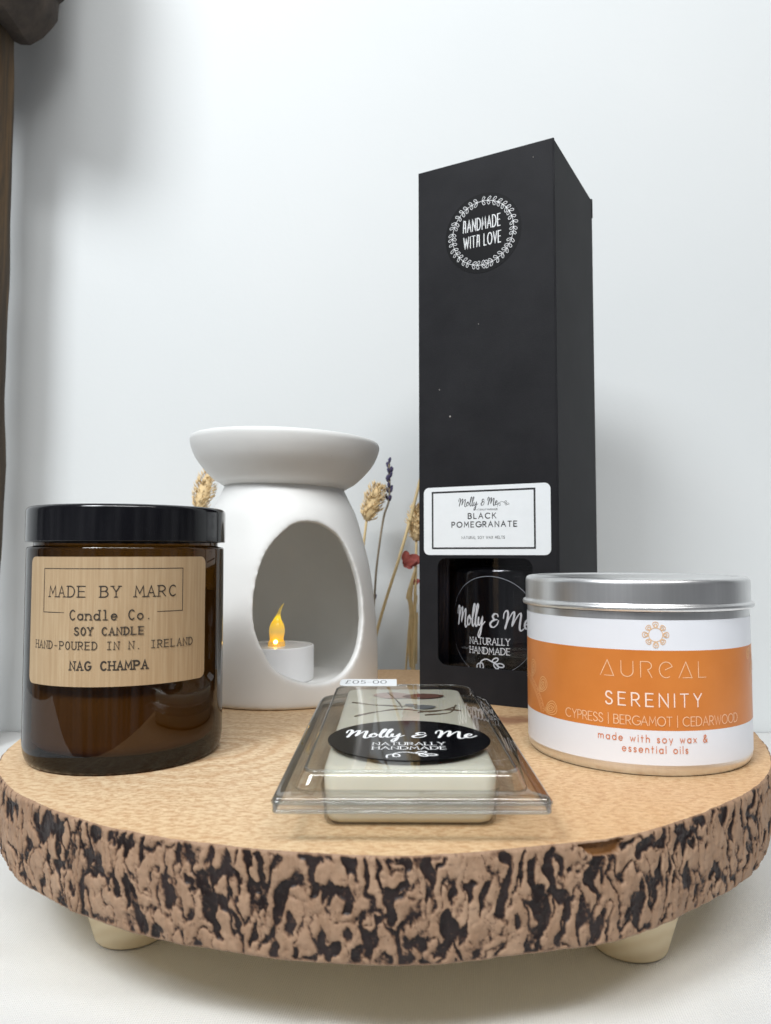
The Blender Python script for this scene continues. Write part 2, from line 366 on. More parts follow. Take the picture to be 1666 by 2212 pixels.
LOWER = {
 'a': (.54, [arc(.27, .3, .27, .3, 90, 450, 22), [(.54, .6), (.54, 0)]]),
 'c': (.5, [arc(.28, .3, .28, .3, 45, 315)]),
 'd': (.54, [arc(.27, .3, .27, .3, 90, 450, 22), [(.54, 1), (.54, 0)]]),
 'e': (.54, [[(.0, .31), (.54, .31), *arc(.27, .3, .27, .3, 0, 315)]]),
 'h': (.46, [[(0, 1), (0, 0)], [(0, .36), *arc(.23, .36, .23, .24, 180, 0), (.46, 0)]]),
 'i': (.02, [[(.01, .6), (.01, 0)], [(.01, .84), (.01, .9)]]),
 'l': (.02, [[(.01, 1), (.01, 0)]]),
 'm': (.8, [[(0, .6), (0, 0)], [(0, .38), *arc(.2, .38, .2, .22, 180, 0), (.4, 0)], [(.4, .38), *arc(.6, .38, .2, .22, 180, 0), (.8, 0)]]),
 'n': (.46, [[(0, .6), (0, 0)], [(0, .36), *arc(.23, .36, .23, .24, 180, 0), (.46, 0)]]),
 'o': (.58, [arc(.29, .3, .29, .3, 90, 450, 22)]),
 's': (.34, [[(x*.68, y*.6) for x, y in _s()[0]]]),
 't': (.3, [[(.13, .9), (.13, 0)], [(0, .6), (.3, .6)]]),
 'w': (.72, [[(0, .6), (.18, 0), (.36, .55), (.54, 0), (.72, .6)]]),
 'x': (.46, [[(0, 0), (.46, .6)], [(0, .6), (.46, 0)]]),
 'y': (.5, [[(0, .6), (.25, .04)], [(.5, .6), (.16, -.28)]]),
}
SANS.update(LOWER)
def serifed(gl, width, ser, mono):
    out = {}
    for ch, (w, st) in gl.items():
        if ch in '|-.&£ ': out[ch] = (width if mono else w, [[(x+(width-w)/2 if mono else x, y) for x, y in s_] for s_ in st]); continue
        tw = {'M': .62, 'W': .66, 'I': .02, 'm': .64}.get(ch, .5) if mono else w
        k = tw/w if w > .05 else 1; dx = (width-tw)/2 if mono and w > .05 else (width/2 if mono else 0)
        ns = []
        for s_ in st:
            q = [(x*k+dx, y) for x, y in s_]; ns.append(q)
            for e, o in ((q[0], q[1]), (q[-1], q[-2])):
                if abs(e[0]-o[0]) < .6*abs(e[1]-o[1]) and ch not in 'CGSOUcedosa' or (ch in 'Ud' and abs(e[0]-o[0]) < 1e-6):
                    if min(abs(e[1]), abs(e[1]-1), abs(e[1]-.6)) < .02: ns.append([(e[0]-ser, e[1]), (e[0]+ser, e[1])])
        if ch == 'I' and mono: ns += [[(dx-.18, 0), (dx+.2, 0)], [(dx-.18, 1), (dx+.2, 1)]]
        if ch in 'BDEPRL' and len(st[0]) > 1:
            x0 = dx
            ns.append([(x0-ser, 0), (x0, 0)]); ns.append([(x0-ser, 1), (x0, 1)])
        if ch == 'l' and mono: ns = [[(dx-.14, 1), (dx, 1), (dx, 0)], [(dx-.2, 0), (dx+.2, 0)]]
        out[ch] = (width if mono else w, ns)
    return out
COURIER = serifed(SANS, .74, .1, True)
ROMAN = serifed(SANS, .7, .09, False)
HAND = {c: (w*.62, [[(x*.62, y) for x, y in s_] for s_ in st]) for c, (w, st) in SANS.items()}
HAND['H2'] = (.36, [[(.02, 0), (.1, 1), (.3, .96), (.34, 0)], [(.05, .4), (.33, .42)]])
AUREAL = {
 'A': (.86, [[(.0, 0), (.46, 1), (.86, 0), (.26, 0)]]),
 'U': (.74, [[(0, 1), (0, .36), *arc(.37, .35, .37, .35, 180, 360), (.74, 1)]]),
 'R': (.68, [[(0, 0), (0, 1), (.36, 1), *arc(.38, .74, .28, .26, 90, -80), (.68, 0)]]),
 'e': (.76, [[(.36, .5), *arc(.42, .5, .42, .5, 25, 300)]]),
 'L': (.54, [[(0, 1), (0, 0), (.54, 0)]]), ' ': (.3, [])}
SCRIPT = {
 'M': (1.06, [smooth_path([(.0, .56), (.04, .84), (.16, .98), (.24, .84), (.18, .4), (.08, .0), (.26, .5), (.46, .86), (.55, .9), (.54, .66), (.44, .16), (.62, .52), (.82, .82), (.9, .76), (.84, .3), (.82, .02), (.9, -.1), (1.04, .02)], 4)]),
 'o': (.42, [smooth_path([(.24, .5), (.1, .42), (.02, .16), (.12, .02), (.26, .12), (.32, .34), (.24, .5), (.26, .36), (.46, .34)], 4)]),
 'l': (.3, [smooth_path([(.02, .2), (.2, .62), (.34, 1.0), (.3, 1.12), (.2, .96), (.08, .36), (.08, .08), (.16, -.02), (.32, .2)], 4)]),
 'y': (.56, [smooth_path([(.06, .44), (.02, .2), (.08, .04), (.2, .14), (.36, .46), (.3, .1), (.2, -.34), (.06, -.56), (.0, -.44), (.1, -.22), (.34, .06), (.56, .24)], 4)]),
 '&': (.5, [smooth_path([(.46, .62), (.42, .76), (.28, .78), (.18, .62), (.26, .46), (.4, .44), (.2, .38), (.05, .2), (.08, .02), (.24, -.02), (.4, .14), (.48, .38)], 4)]),
 'e': (.42, [smooth_path([(.06, .2), (.24, .3), (.3, .44), (.22, .52), (.08, .36), (.04, .14), (.14, .0), (.3, .08), (.46, .26)], 4)]),
 ' ': (.26, [])}
def layout(text, font, xc, y0, h, W, gap=.2, ginfo=None):
    """list of strokes for one line, centred on xc, baseline y0, cap height h, total width W"""
    x = 0; st = []
    chars = text if isinstance(text, list) else list(text)
    for c in chars:
        w, g = font[c]
        for s_ in g: st.append([(x+a, b) for a, b in s_])
        x += w+gap
    x -= gap; k = W/x
    return [[(xc-W/2+a*k, y0+b*h) for a, b in s_] for s_ in st]
def resample(s_, step):
    out = [s_[0]]
    for a, b in zip(s_, s_[1:]):
        d = math.dist(a, b); n = max(1, int(d/step))
        for k in range(1, n+1): out.append((a[0]+(b[0]-a[0])*k/n, a[1]+(b[1]-a[1])*k/n))
    return out
def ribbons(strokes, width, fn, off=.06, step=2.0, brush=None):
    """fn(u, v, d) maps label coordinates and height above the label to mm; strokes never share a plane"""
    V, F = [], []; d = off
    for s_ in strokes:
        p = []
        for q in resample(s_, step):
            if not p or math.dist(p[-1], q) > 1e-4: p.append(q)
        if len(p) < 2: continue
        n = len(p); closed = math.dist(p[0], p[-1]) < 1e-3
        for part in range(1):
            base = len(V)
            for i, q in enumerate(p):
                a = p[i-1] if i else (p[-2] if closed else p[0]); b = p[i+1] if i < n-1 else (p[1] if closed else p[-1])
                d1 = Vector((q[0]-a[0], q[1]-a[1])); d2 = Vector((b[0]-q[0], b[1]-q[1]))
                d1 = d1.normalized() if d1.length > 1e-6 else d2.normalized(); d2 = d2.normalized() if d2.length > 1e-6 else d1
                t = d1+d2; t = t.normalized() if t.length > 1e-3 else d1
                nrm = Vector((-t.y, t.x)); c = max(.42, nrm.dot(Vector((-d1.y, d1.x))))
                hw = width/2
                if brush: hw *= brush(d2, i/n)
                e = 0
                if not closed and i == 0: e = -hw*.8
                if not closed and i == n-1: e = hw*.8
                x, y = q[0]+t.x*e, q[1]+t.y*e
                k = min(1/c, 2.0)*hw*(.75 if e else 1)
                d += .00012
                V.append(fn(x+nrm.x*k, y+nrm.y*k, d)); V.append(fn(x-nrm.x*k, y-nrm.y*k, d))
            for i in range(n-1):
                F.append((base+2*i+1, base+2*i+3, base+2*i+2, base+2*i))
            d += .002
    return V, F
def on_cyl(Rr):
    def fn(u, v, d):
        a = u/Rr; return ((Rr+d)*math.sin(a), -(Rr+d)*math.cos(a), v)
    return fn
def on_front(u, v, d): return (u, -d, v)
def cyl_patch(Rr, u0, u1, z0, z1, rad, thick, fn_extra=None, nu=60):
    """a label wrapped on a cylinder, rounded corners, real thickness, as a grid cut to its outline"""
    V, F = [], []
    us = [u0+(u1-u0)*i/nu for i in range(nu+1)]
    if rad:
        c = [u0+rad*(1-math.cos(R_(90*k/6))) for k in range(7)]; us = sorted(set([round(x, 4) for x in c+[u1-(x-u0) for x in c]+[u for u in us if u0+rad < u < u1-rad]]))
    def zr(u):
        e = min(u-u0, u1-u); 
        if rad and e < rad: q = rad-math.sqrt(max(0, rad*rad-(rad-e)**2)); return z0+q, z1-q
        return z0, z1
    for u in us:
        a, b = zr(u); s_, c = math.sin(u/Rr), -math.cos(u/Rr)
        for rr in (Rr+thick, Rr+.01):
            V.append((rr*s_, rr*c, a)); V.append((rr*s_, rr*c, b))
    n = len(us)
    for i in range(n-1):
        a, b = 4*i, 4*i+4
        F += [(a, b, b+1, a+1), (a+2, a+3, b+3, b+2), (a, a+2, b+2, b), (a+1, b+1, b+3, a+3)]
    F += [(0, 1, 3, 2), (4*n-4, 4*n-2, 4*n-1, 4*n-3)]
    return V, F
def flat_patch(outline, z0, z1, fn):
    """outline in label coordinates, between heights z0 and z1 above the face"""
    return loft([[fn(u, v, z0) for u, v in outline], [fn(u, v, z1) for u, v in outline]])
def sprig(x, y, s, flip=1):
    """curled twig with three leaves"""
    st = [smooth_path([(x-1.0*s, y-.42*s), (x-.98*s, y-.02*s), (x-.6*s, y+.12*s), (x-.5*s, y-.2*s), (x-.74*s, y-.24*s), (x-.7*s, y+.2*s), (x-.3*s, y+.42*s), (x+.1*s, y+.28*s), (x+.5*s, y+.06*s), (x+.62*s, y-.06*s)], 4)]
    for (lx, ly, a, L) in ((.18, .26, 30, .46), (.3, .14, -50, .44), (.5, .06, -8, .5)):
        ca, sa = math.cos(R_(a)), math.sin(R_(a)); leaf = []
        for k in range(13):
            t = 2*math.pi*k/12; px = L*(.5-.5*math.cos(t)); py = .13*math.sin(t)*(1 if True else 0)
            leaf.append((x+s*(lx+px*ca-py*sa), y+s*(ly+px*sa+py*ca)))
        st.append(leaf)
    return st

# ------------------------------------------------------------------ the setting: wall, post, tablecloth
WALLY = 485.0; CLZ = -47.4
o = mesh_obj('wall', *loft([[(-1500, WALLY, -400), (1500, WALLY, -400), (1500, WALLY, 1200), (-1500, WALLY, 1200)], [(-1500, WALLY+60, -400), (1500, WALLY+60, -400), (1500, WALLY+60, 1200), (-1500, WALLY+60, 1200)]]), MAT_WALL, smooth=False)
o['kind'] = 'structure'

def cloth_h(x, y):
    h = 1.7*noise.noise(Vector((x/95, y/120, 1.7)))+.5*noise.noise(Vector((x/30+3, y/60, 4.2)))
    for (ax, ay, bx, by, amp, wd) in ((92, 120, 70, 250, 3.0, 6), (-220, 236, -60, 205, 3.0, 7), (-60, 130, 60, 172, 2.6, 7), (120, 200, 240, 260, 2.4, 8), (-9, 150, -13, 240, 2.2, 4), (-140, 206, -18, 190, 1.8, 5), (24, 196, 120, 212, 1.6, 6), (-190, 190, -110, 260, 2.2, 7), (130, 150, 200, 330, 2.6, 7)):
        dx, dy = bx-ax, by-ay; L = math.hypot(dx, dy); t = max(0, min(1, ((x-ax)*dx+(y-ay)*dy)/L/L)); q = math.hypot(x-ax-t*dx, y-ay-t*dy)
        h += amp*math.exp(-(q/wd)**2)*math.sin(math.pi*min(1, max(0, t)))
    for lx, ly in ((-75, 231), (70, 224)):
        q = math.hypot(x-lx, y-ly); h *= 1-math.exp(-(q/45)**2)
    return h
nx, ny = 150, 110; X0, X1, Y0, Y1 = -520, 520, 60, WALLY-.6
V = []; F = []
for j in range(ny+1):
    y = Y0+(Y1-Y0)*j/ny
    for i in range(nx+1):
        x = X0+(X1-X0)*i/nx; V.append((x, y, CLZ+cloth_h(x, y)))
for j in range(ny):
    for i in range(nx):
        a = j*(nx+1)+i; F.append((a, a+1, a+nx+2, a+nx+1))
n0 = len(V); V += [(x, y, CLZ-6) for x, y, z in V[:n0]]      # underside: a folded, padded cloth
bnd = [i for i in range(nx+1)]+[(j*(nx+1)+nx) for j in range(1, ny+1)]+[ny*(nx+1)+i for i in range(nx-1, -1, -1)]+[j*(nx+1) for j in range(ny-1, 0, -1)]
F += [tuple(n0+i for i in reversed(f)) for f in list(F)]
F += [(bnd[(k+1) % len(bnd)], bnd[k], n0+bnd[k], n0+bnd[(k+1) % len(bnd)]) for k in range(len(bnd))]
tag(mesh_obj('tablecloth', V, F, MAT_CLOTH), 'white finely woven tablecloth spread under the round wooden board', 'tablecloth')

t = thing('wooden_post', 'dark rough timber post with a chamfered beam end at its top, against the white wall', 'wooden post', (-242, 446, CLZ))
rings = []
for k in range(34):
    z = 3+k*13.5; w = 13.5+1.2*noise.noise(Vector((k*.37, 2, 0))); r = []
    for q in range(20):
        a = 2*math.pi*q/20
        e = 1+.10*noise.noise(Vector((math.cos(a)*1.2, math.sin(a)*1.2, k*.16)))
        r.append((w*e*math.copysign(abs(math.cos(a))**.6, math.cos(a)), w*e*math.copysign(abs(math.sin(a))**.6, math.sin(a)), z))
    rings.append(r)
mesh_obj('shaft', *loft(rings), MAT_TIMBER, t)
prof = [(-48, 452), (-10, 437), (12, 425.6), (19, 425), (26, 430), (32.5, 436.5), (35.0, 441), (36, 452), (39, 455), (39, 560), (-48, 560)]
rings = [[(x*f+.8*noise.noise(Vector((x/9, y/25, z/9))), y, 490+(z-490)*f+.8*noise.noise(Vector((x/9+5, y/25, z/9)))) for x, z in prof] for y, f in [(-82, .9), (-79, .98)]+[(-72+k*12, 1.0) for k in range(7)]+[(8, .98), (10.5, .94)]]
autosmooth(mesh_obj('beam', *loft(rings), MAT_BLOCK, t, loc=(4, 0, 0)), 30)

# ------------------------------------------------------------------ the board
BC = (0.0, 295.0)
prof_az = [(-180, 131), (-168, 130.6), (-160, 132.2), (-152, 132.3), (-145, 132.6), (-138, 131), (-128, 129.2), (-116, 128.8), (-108, 127.2), (-98, 127.4), (-90, 128.4), (-84, 127.8), (-78, 127.2), (-73, 127), (-65, 129.4), (-59, 129), (-54, 128), (-45, 129.3), (-38, 130.4), (-28, 131.9), (-15, 133), (-6, 135.6), (5, 136), (30, 134), (60, 133.5), (87, 134.7), (120, 132), (150, 130), (180, 131)]
def board_r(az):
    return float(np.interp(az, [p[0] for p in prof_az], [p[1] for p in prof_az]))
TH = 24.0; SEG = 2400; ROWS = 70
def bark_field(s_, z):
    n1 = noise.noise(Vector((s_/9, z/12, 5.1))); n2 = noise.noise(Vector((s_/8, z/11, 9.7)))
    a, b = s_+2.6*n1+1.0*noise.noise(Vector((s_/1.9, z/2.4, 1.3))), z+3.0*n2+1.1*noise.noise(Vector((s_/1.8, z/2.2, 7.3)))
    r = noise.noise(Vector((a/3.6, b/7.2, 2.2)))
    r2 = noise.noise(Vector((a/2.1+20, b/4.4, 6.6)))
    wdt = .055+.22*noise.noise(Vector((s_/9+4, z/10, 3.3)))
    ridge = (wdt-abs(r))/.11
    blob = (r2-.22-.16*noise.noise(Vector((s_/16, z/18, 8))))/.13
    j = .8*noise.noise(Vector((s_/.8, z/1.0, 0)))+.7*noise.noise(Vector((s_/.4, z/.5, 3)))
    v = max(ridge, blob)+j
    return max(0.0, min(1.0, .5+.42*v))
V, F, CV, CH = [], [], [], []
for i in range(SEG):
    az = -180+360*i/SEG
    # smooth the outline a little
    r0 = sum(board_r((az+k+180) % 360-180) for k in (-4, -2, 0, 2, 4))/5
    s_ = R_(az)*130
    for k in range(ROWS+1):
        z = -TH*k/ROWS
        c = bark_field(s_, z)
        ed = min(k, ROWS-k)/ROWS*TH
        lip = max(0, 1-ed/.9)                       # the sawn arris is smooth
        c *= 1-lip*.9
        bulge = .6*noise.noise(Vector((s_/16, z/14, 12)))+.35*noise.noise(Vector((s_/5, z/6, 15)))+.16*noise.noise(Vector((s_/1.3, z/1.8, 18)))+.10*noise.noise(Vector((s_/.6, z/.9, 21)))
        chip = 0.0
        cs = (s_-R_(-67.0)*130); lim = min(3.6, 6.0*(1-abs(cs+.6)/7.2))+1.1*noise.noise(Vector((s_/1.7, 3, 3)))
        if abs(cs) < 7.6 and -z < lim and z < -.35: chip = 1.0
        rr = r0+.4+bulge-.85*c*(1-chip)-1.6*chip-.7*lip*lip-3.0*(k/ROWS)**3*.6
        CV.append(c*(1-chip)); CH.append(chip)
        V.append((rr*math.cos(R_(az)), rr*math.sin(R_(az)), z))
for i in range(SEG):
    j = (i+1) % SEG
    for k in range(ROWS):
        F.append((i*(ROWS+1)+k, i*(ROWS+1)+k+1, j*(ROWS+1)+k+1, j*(ROWS+1)+k))
board = thing('wooden_board', 'round wooden slice board with bark edge on stubby feet, carrying the candles', 'board', (BC[0], BC[1], 0))
side = mesh_obj('bark_edge', V, F, MAT_BARK, board)
for nm, dat in (('crevice', CV), ('chip', CH)):
    a = side.data.attributes.new(nm, 'FLOAT', 'POINT'); a.data.foreach_set('value', dat)
# top sheet meets the bark along the same rim, slightly dished towards the arris
rim = [V[i*(ROWS+1)] for i in range(0, SEG)]; bot = [V[i*(ROWS+1)+ROWS] for i in range(0, SEG)]
TV, TF = [], []
steps = (1.0, .985, .93, .75, .5, .25)
for f in steps: TV += [(x*f, y*f, 0) for x, y, z in rim]
for a in range(len(steps)-1):
    for i in range(SEG):
        j = (i+1) % SEG; TF.append((a*SEG+i, a*SEG+j, (a+1)*SEG+j, (a+1)*SEG+i))
TV.append((0, 0, 0)); c0 = len(TV)-1
for i in range(SEG): TF.append(((len(steps)-1)*SEG+i, (len(steps)-1)*SEG+(i+1) % SEG, c0))
mesh_obj('top_face', TV, TF, MAT_TOP, board)
bn = len(bot); mesh_obj('underside', bot+[(0, 0, -TH)], [(i, bn, (i+1) % bn) for i in range(bn)], MAT_FOOT, board)
for fx, fy in ((-75, -64.0), (70, -71.0), (74, 72), (-72, 74)):
    pf = fillet([(0, CLZ+.3), (10.2, CLZ+.25, 1.0), (17.0, -TH+.2, .4), (0, -TH+.2)], 0)
    mesh_obj('foot', *lathe(pf, 48), MAT_FOOT, board, loc=(fx, fy, 0)).data.polygons.foreach_set('use_smooth', [True]*(len(lathe(pf, 48)[1])))

# ------------------------------------------------------------------ amber jar candle
J = (-86.0, 254.7, 0.15); JR = 31.2
t = thing('jar_candle', 'amber glass jar candle with black lid and brown kraft paper label', 'candle jar', J)
def knurl(a, k, r, z):
    if k in (1, 2): return r, z+.55*max(0, math.sin(a*46))**2
    return r, z
pf = [(0, 1.4), (26.5, .9), (29.3, .0), (29.9, .35), (30.5, 1.6)]+fillet([(30.9, 3.0), (JR, 5.5, .5), (JR, 66.9, 1.6), (29.2, 67.0, .5), (29.2, 75)], 0, 6)[0:]
mesh_obj('jar_glass', *lathe(pf, 184, mod=knurl), MAT_AMBER, t)
mesh_obj('candle_wax', *lathe([(0, 4.6), (26.5, 4.6), (28.2, 6.2), (28.4, 8), (28.4, 52), (0, 52)], 96), MAT_WAXJ, t)
pf = fillet([(0, 79.6), (JR+.4, 79.6, 1.6), (JR+.4, 68.4, .3), (JR-.9, 68.4, .1), (JR-.9, 77.8), (0, 77.8)], 0, 6)
autosmooth(mesh_obj('lid', *lathe(pf, 128), MAT_LIDBLACK, t), 40)
az = lambda d: R_(d)*JR
lb = mesh_obj('paper_label', *cyl_patch(JR, az(-44.2), az(66.4), 25.9, 63.8, 2.2, .14, nu=70), MAT_KRAFT, t, smooth=False)
fc = on_cyl(JR+.14)
LW = .36
st = layout('MADE BY MARC', COURIER, az(9.6), 52.0, 3.15, az(45.8)-az(-26.5), .06)
st += layout('Candle Co.', COURIER, az(9.6), 45.4, 2.75, az(31.8)-az(-12.6), .06)
st += layout('SOY CANDLE', COURIER, az(9.0), 41.0, 2.15, az(27.7)-az(-9.6), .06)
hp = layout('HAND-POURED IN N. IRELAND', COURIER, az(9.6), 36.75, 2.2, az(56.7)-az(-37.5), .06)
fr = [[(az(-16), 47.4), (az(-30.6), 47.4), (az(-30.6), 60.3), (az(49.3), 60.3), (az(49.3), 47.4), (az(34.5), 47.4)]]
txt = [ribbons(st, LW, fc), ribbons(hp, .27, fc, .07), ribbons(fr, .22, fc, .05), ribbons(layout('NAG CHAMPA', COURIER, az(9), 30.8, 2.4, az(30)-az(-12), .06), .52, fc)]
mesh_obj('lettering', *join(txt), MAT_INKBROWN, lb, smooth=False)

# ------------------------------------------------------------------ orange and white tin
T = (84.3, 259.2, 0.15); TR = 35.7
t = thing('tin_candle', 'round silver tin candle with orange and white label, right side of the board', 'candle tin', T)
pf = fillet([(0, .5), (33.2, .5, .6), (34.4, 0, .3), (TR-.2, 1.5, 1.0), (TR-.2, 47.5, .2), (TR-1, 47.6)], 0, 5)
autosmooth(mesh_obj('tin_body', *lathe(pf, 144), MAT_TIN, t), 40)
pf = fillet([(0, 56.9), (31.5, 56.9, .4), (32.6, 57.5, .5), (TR+.35, 57.2, 2.4), (TR+.35, 49.6, .5), (TR+1.25, 49.2, .5), (TR+1.45, 48.4, .5), (TR+1.1, 47.7, .4), (TR+.2, 47.6, .2), (TR+.1, 50.2)], 0, 5)
autosmooth(mesh_obj('lid', *lathe(pf, 160), MAT_TIN, t), 50)
az = lambda d: R_(d)*TR
lb = mesh_obj('wrap_label', *cyl_patch(TR-.2, az(-150), az(140), 3.3, 45.2, 0, .16, nu=150), MAT_TINLABEL, t)
autosmooth(lb, 30)
bd = mesh_obj('orange_band', *cyl_patch(TR-.04, az(-149.6), az(139.6), 13.3, 36.4, 0, .03, nu=150), MAT_ORANGE, lb); autosmooth(bd, 30)
fc = on_cyl(TR+.0)
def petal(cx, cy_, a, L, w, n=14):
    ca, sa = math.cos(R_(a)), math.sin(R_(a)); o_ = []
    for k in range(n+1):
        q = 2*math.pi*k/n; px = L*(.5-.5*math.cos(q)); py = w*math.sin(q)*(1-.35*math.cos(q))
        o_.append((cx+px*ca-py*sa, cy_+px*sa+py*ca))
    return o_
mesh_obj('lettering', *ribbons(layout('AUReAL', AUREAL, az(-9.2), 28.6, 4.55, az(15.6)-az(-34), .46), .24, fc), MAT_PEACH, bd, smooth=False)
mesh_obj('lettering', *ribbons(layout('SERENITY', SANS, az(-9.4), 20.2, 3.7, az(12.8)-az(-31.7), .46), .44, fc), MAT_PINKWHITE, bd, smooth=False)
mesh_obj('lettering', *ribbons(layout('CYPRESS | BERGAMOT | CEDARWOOD', SANS, az(-8.7), 14.7, 2.6, az(35.6)-az(-53), .17), .26, fc), MAT_PEACH, bd, smooth=False)
mesh_obj('lettering', *join([ribbons(layout('made with soy wax &', SANS, az(-10), 9.9, 2.05, az(15.3)-az(-35.6), .42), .27, fc, .05),
    ribbons(layout('essential oils', SANS, az(-9.4), 6.9, 2.05, az(5.5)-az(-24.2), .42), .27, fc, .05)]), MAT_RUST, lb, smooth=False)
ic = (az(-8.4), 41.0); st = [arc(ic[0], ic[1], 2.0, 2.0, 0, 360, 32)]
for k in range(8):
    a = 45*k+90; L = 1.75 if k % 2 == 0 else 1.5
    st.append(petal(ic[0]+2.0*math.cos(R_(a)), ic[1]+2.0*math.sin(R_(a)), a, L, .75)); st.append(petal(ic[0]+2.1*math.cos(R_(a)), ic[1]+2.1*math.sin(R_(a)), a, L*.6, .35))
mesh_obj('sun_emblem', *ribbons(st, .2, fc, .05), MAT_SUNICON, lb, smooth=False)
# filigree: slices of two big mandalas that run off the left and right of the printed band
def mandala(cu, cv, R1, keep):
    st = []
    for k in range(16):
        a = 22.5*k
        for f, L, w in ((1.0, .34, .115), (1.03, .27, .075), (1.06, .18, .04)):
            st.append(petal(cu+R1*f*math.cos(R_(a)), cv+R1*f*math.sin(R_(a)), a, R1*L, R1*w))
        for q in range(4): st.append(arc(cu+R1*(1.08+.055*q)*math.cos(R_(a)), cv+R1*(1.08+.055*q)*math.sin(R_(a)), .16, .16, 0, 360, 6))
    for q in range(60):
        a = 6*q; st.append(arc(cu+R1*.93*math.cos(R_(a)), cv+R1*.93*math.sin(R_(a)), .55, .55, a-90, a+90, 6))
    for rr in (.99, .90, .86): st.append(arc(cu, cv, R1*rr, R1*rr, 0, 360, 80))
    out = []
    for s_ in st:
        cur = []
        for p in s_:
            if keep(*p): cur.append(p)
            else:
                if len(cur) > 1: out.append(cur)
                cur = []
        if len(cur) > 1: out.append(cur)
    return out
for st in (mandala(az(-94), 8.0, 17.5, lambda u, v: 13.6 < v < 36.1 and u > az(-100)), mandala(az(74), 40.0, 13, lambda u, v: 13.6 < v < 36.1 and u < az(75))):
    mesh_obj('filigree_print', *ribbons(st, .24, fc, .02), MAT_FILIGREE, bd, smooth=False)

# ------------------------------------------------------------------ diffuser carton with a window
TH_ = R_(-28.92); BW, BD, BH = 64.4, 66.3, 242.3
t = thing('diffuser_box', 'tall matt black carton with a window low on its front', 'box', (71.8, 315.3, 0.1), TH_)
def wall_ring(outer, inner):
    return outer, inner
win = rrect(-55.3, 15.2, -11.2, 62.7, 4.2, 7)
# front panel with the window cut out: ring between outline and opening, front and back
def holed_panel(outl, hole, y0, y1):
    n = len(hole)
    def edge(p):                                   # the outline point that faces a point of the opening
        cx, cz = -BW/2, 39; dx, dz = p[0]-cx, p[1]-cz; best = 1e9
        for lim, d in ((-BW-cx, dx), (0-cx, dx), (0-cz, dz), (80-cz, dz)):
            if abs(d) > 1e-9 and lim/d > 0: best = min(best, lim/d)
        return (cx+dx*best, cz+dz*best)
    outp = [edge(p) for p in hole]
    # add the four corners exactly
    V = []; F = []
    for y in (y0, y1): V += [(x, y, z) for x, z in hole]+[(x, y, z) for x, z in outp]
    for i in range(n):
        j = (i+1) % n
        F.append((i, j, n+j, n+i)); F.append((2*n+i, 3*n+i, 3*n+j, 2*n+j)); F.append((i, 2*n+i, 2*n+j, j))
    for cx, cz in ((-BW, 0), (0, 0), (0, 80), (-BW, 80)):
        i = min(range(n), key=lambda k: (outp[k][0]-cx)**2+(outp[k][1]-cz)**2)
        for i, j in ((i-1, i), (i, (i+1) % n)):
            i %= n
            if outp[i] != outp[j] and abs(outp[i][0]-outp[j][0]) > 1e-6 and abs(outp[i][1]-outp[j][1]) > 1e-6:
                for b, yy in ((0, y0), (2*n, y1)):
                    V.append((cx, yy, cz)); F.append((b+n+i, b+n+j, len(V)-1) if b == 0 else (b+n+j, b+n+i, len(V)-1))
    return V, F
def slab(x0, y0, z0, x1, y1, z1): return loft([[(x0, y0, z0), (x1, y0, z0), (x1, y1, z0), (x0, y1, z0)], [(x0, y0, z1), (x1, y0, z1), (x1, y1, z1), (x0, y1, z1)]])
CT = .5
parts = [holed_panel(None, win, 0, CT), slab(-BW, 0, 80, 0, CT, BH), slab(-CT, CT, 0, 0, BD, BH-.4), slab(-BW, CT, 0, -BW+CT, BD, BH-.4), slab(-BW+CT, BD-CT, 0, -CT, BD, BH-.4),
         slab(-BW+CT, CT, 0.3, -CT, BD-CT, 0.9), slab(-BW+CT, CT, BH-1.0, -CT, BD-CT, BH-.5)]
cb = mesh_obj('carton', *join(parts), [MAT_CARD], t, smooth=False)
# the lid flap folds over the top: a slim lip and a thumb tab at the side
mesh_obj('lid_flap', *join([slab(-BW+.3, .25, BH-.5, -.3, BD-2, BH-.1), slab(-.9, BD-.8, BH-9, .25, BD+.5, BH+.5)]), MAT_CARD, t, smooth=False)
# folded front corner: a soft bead along the crease
mesh_obj('crease', *tube([(-.05, .05, .5+k*(BH-1)/12) for k in range(13)], .42, 10), MAT_CARD, t)
mesh_obj('window_pane', *slab(-58.5, .75, 11.5, -8, .95, 66), MAT_PANE, t, smooth=False)
# specks of pale dust rubbed into the front panel
sp_ = []
for (u, v, r) in ((-48.8, 126.3, .42), (-54.0, 139.0, .25), (-34.8, 166.5, .18), (-9, 236, .2)):
    sp_.append(loft([[(u+r*q*math.cos(a), -.02-.10*(q < 1), v+r*q*math.sin(a)) for a in [k*math.pi/4 for k in range(8)]] for q in (1, .5)]))
for q in sp_: mesh_obj('dust_speck', *q, MAT_CHALK, t)
# round sticker
cu, cv, cr_ = -32.6, 207.4, 18.0
rs = mesh_obj('round_sticker', *flat_patch([(cu+cr_*math.cos(2*math.pi*k/72), cv+cr_*math.sin(2*math.pi*k/72)) for k in range(72)], 0.01, .12, on_front), MAT_STICKER, t, smooth=False)
st = []
RW = 14.5
st.append([(cu+RW*math.cos(R_(a)), cv+RW*math.sin(R_(a))) for a in range(0, 361, 6)])
rnd = random.Random(4)
for k in range(36):
    a = 360*k/36+rnd.uniform(-1.2, 1.2)
    if abs(((a-285)+180) % 360-180) < 3: continue
    for sgn in (1, -1):
        lean = 38*(1 if 90 < a < 270 else -1)
        base = (cu+(RW+.15*sgn)*math.cos(R_(a)), cv+(RW+.15*sgn)*math.sin(R_(a)))
        ang = a+(0 if sgn > 0 else 180)+sgn*lean
        st.append(petal(*base, ang+rnd.uniform(-10, 10), 1.95+rnd.uniform(-.15, .25), .5, 12))
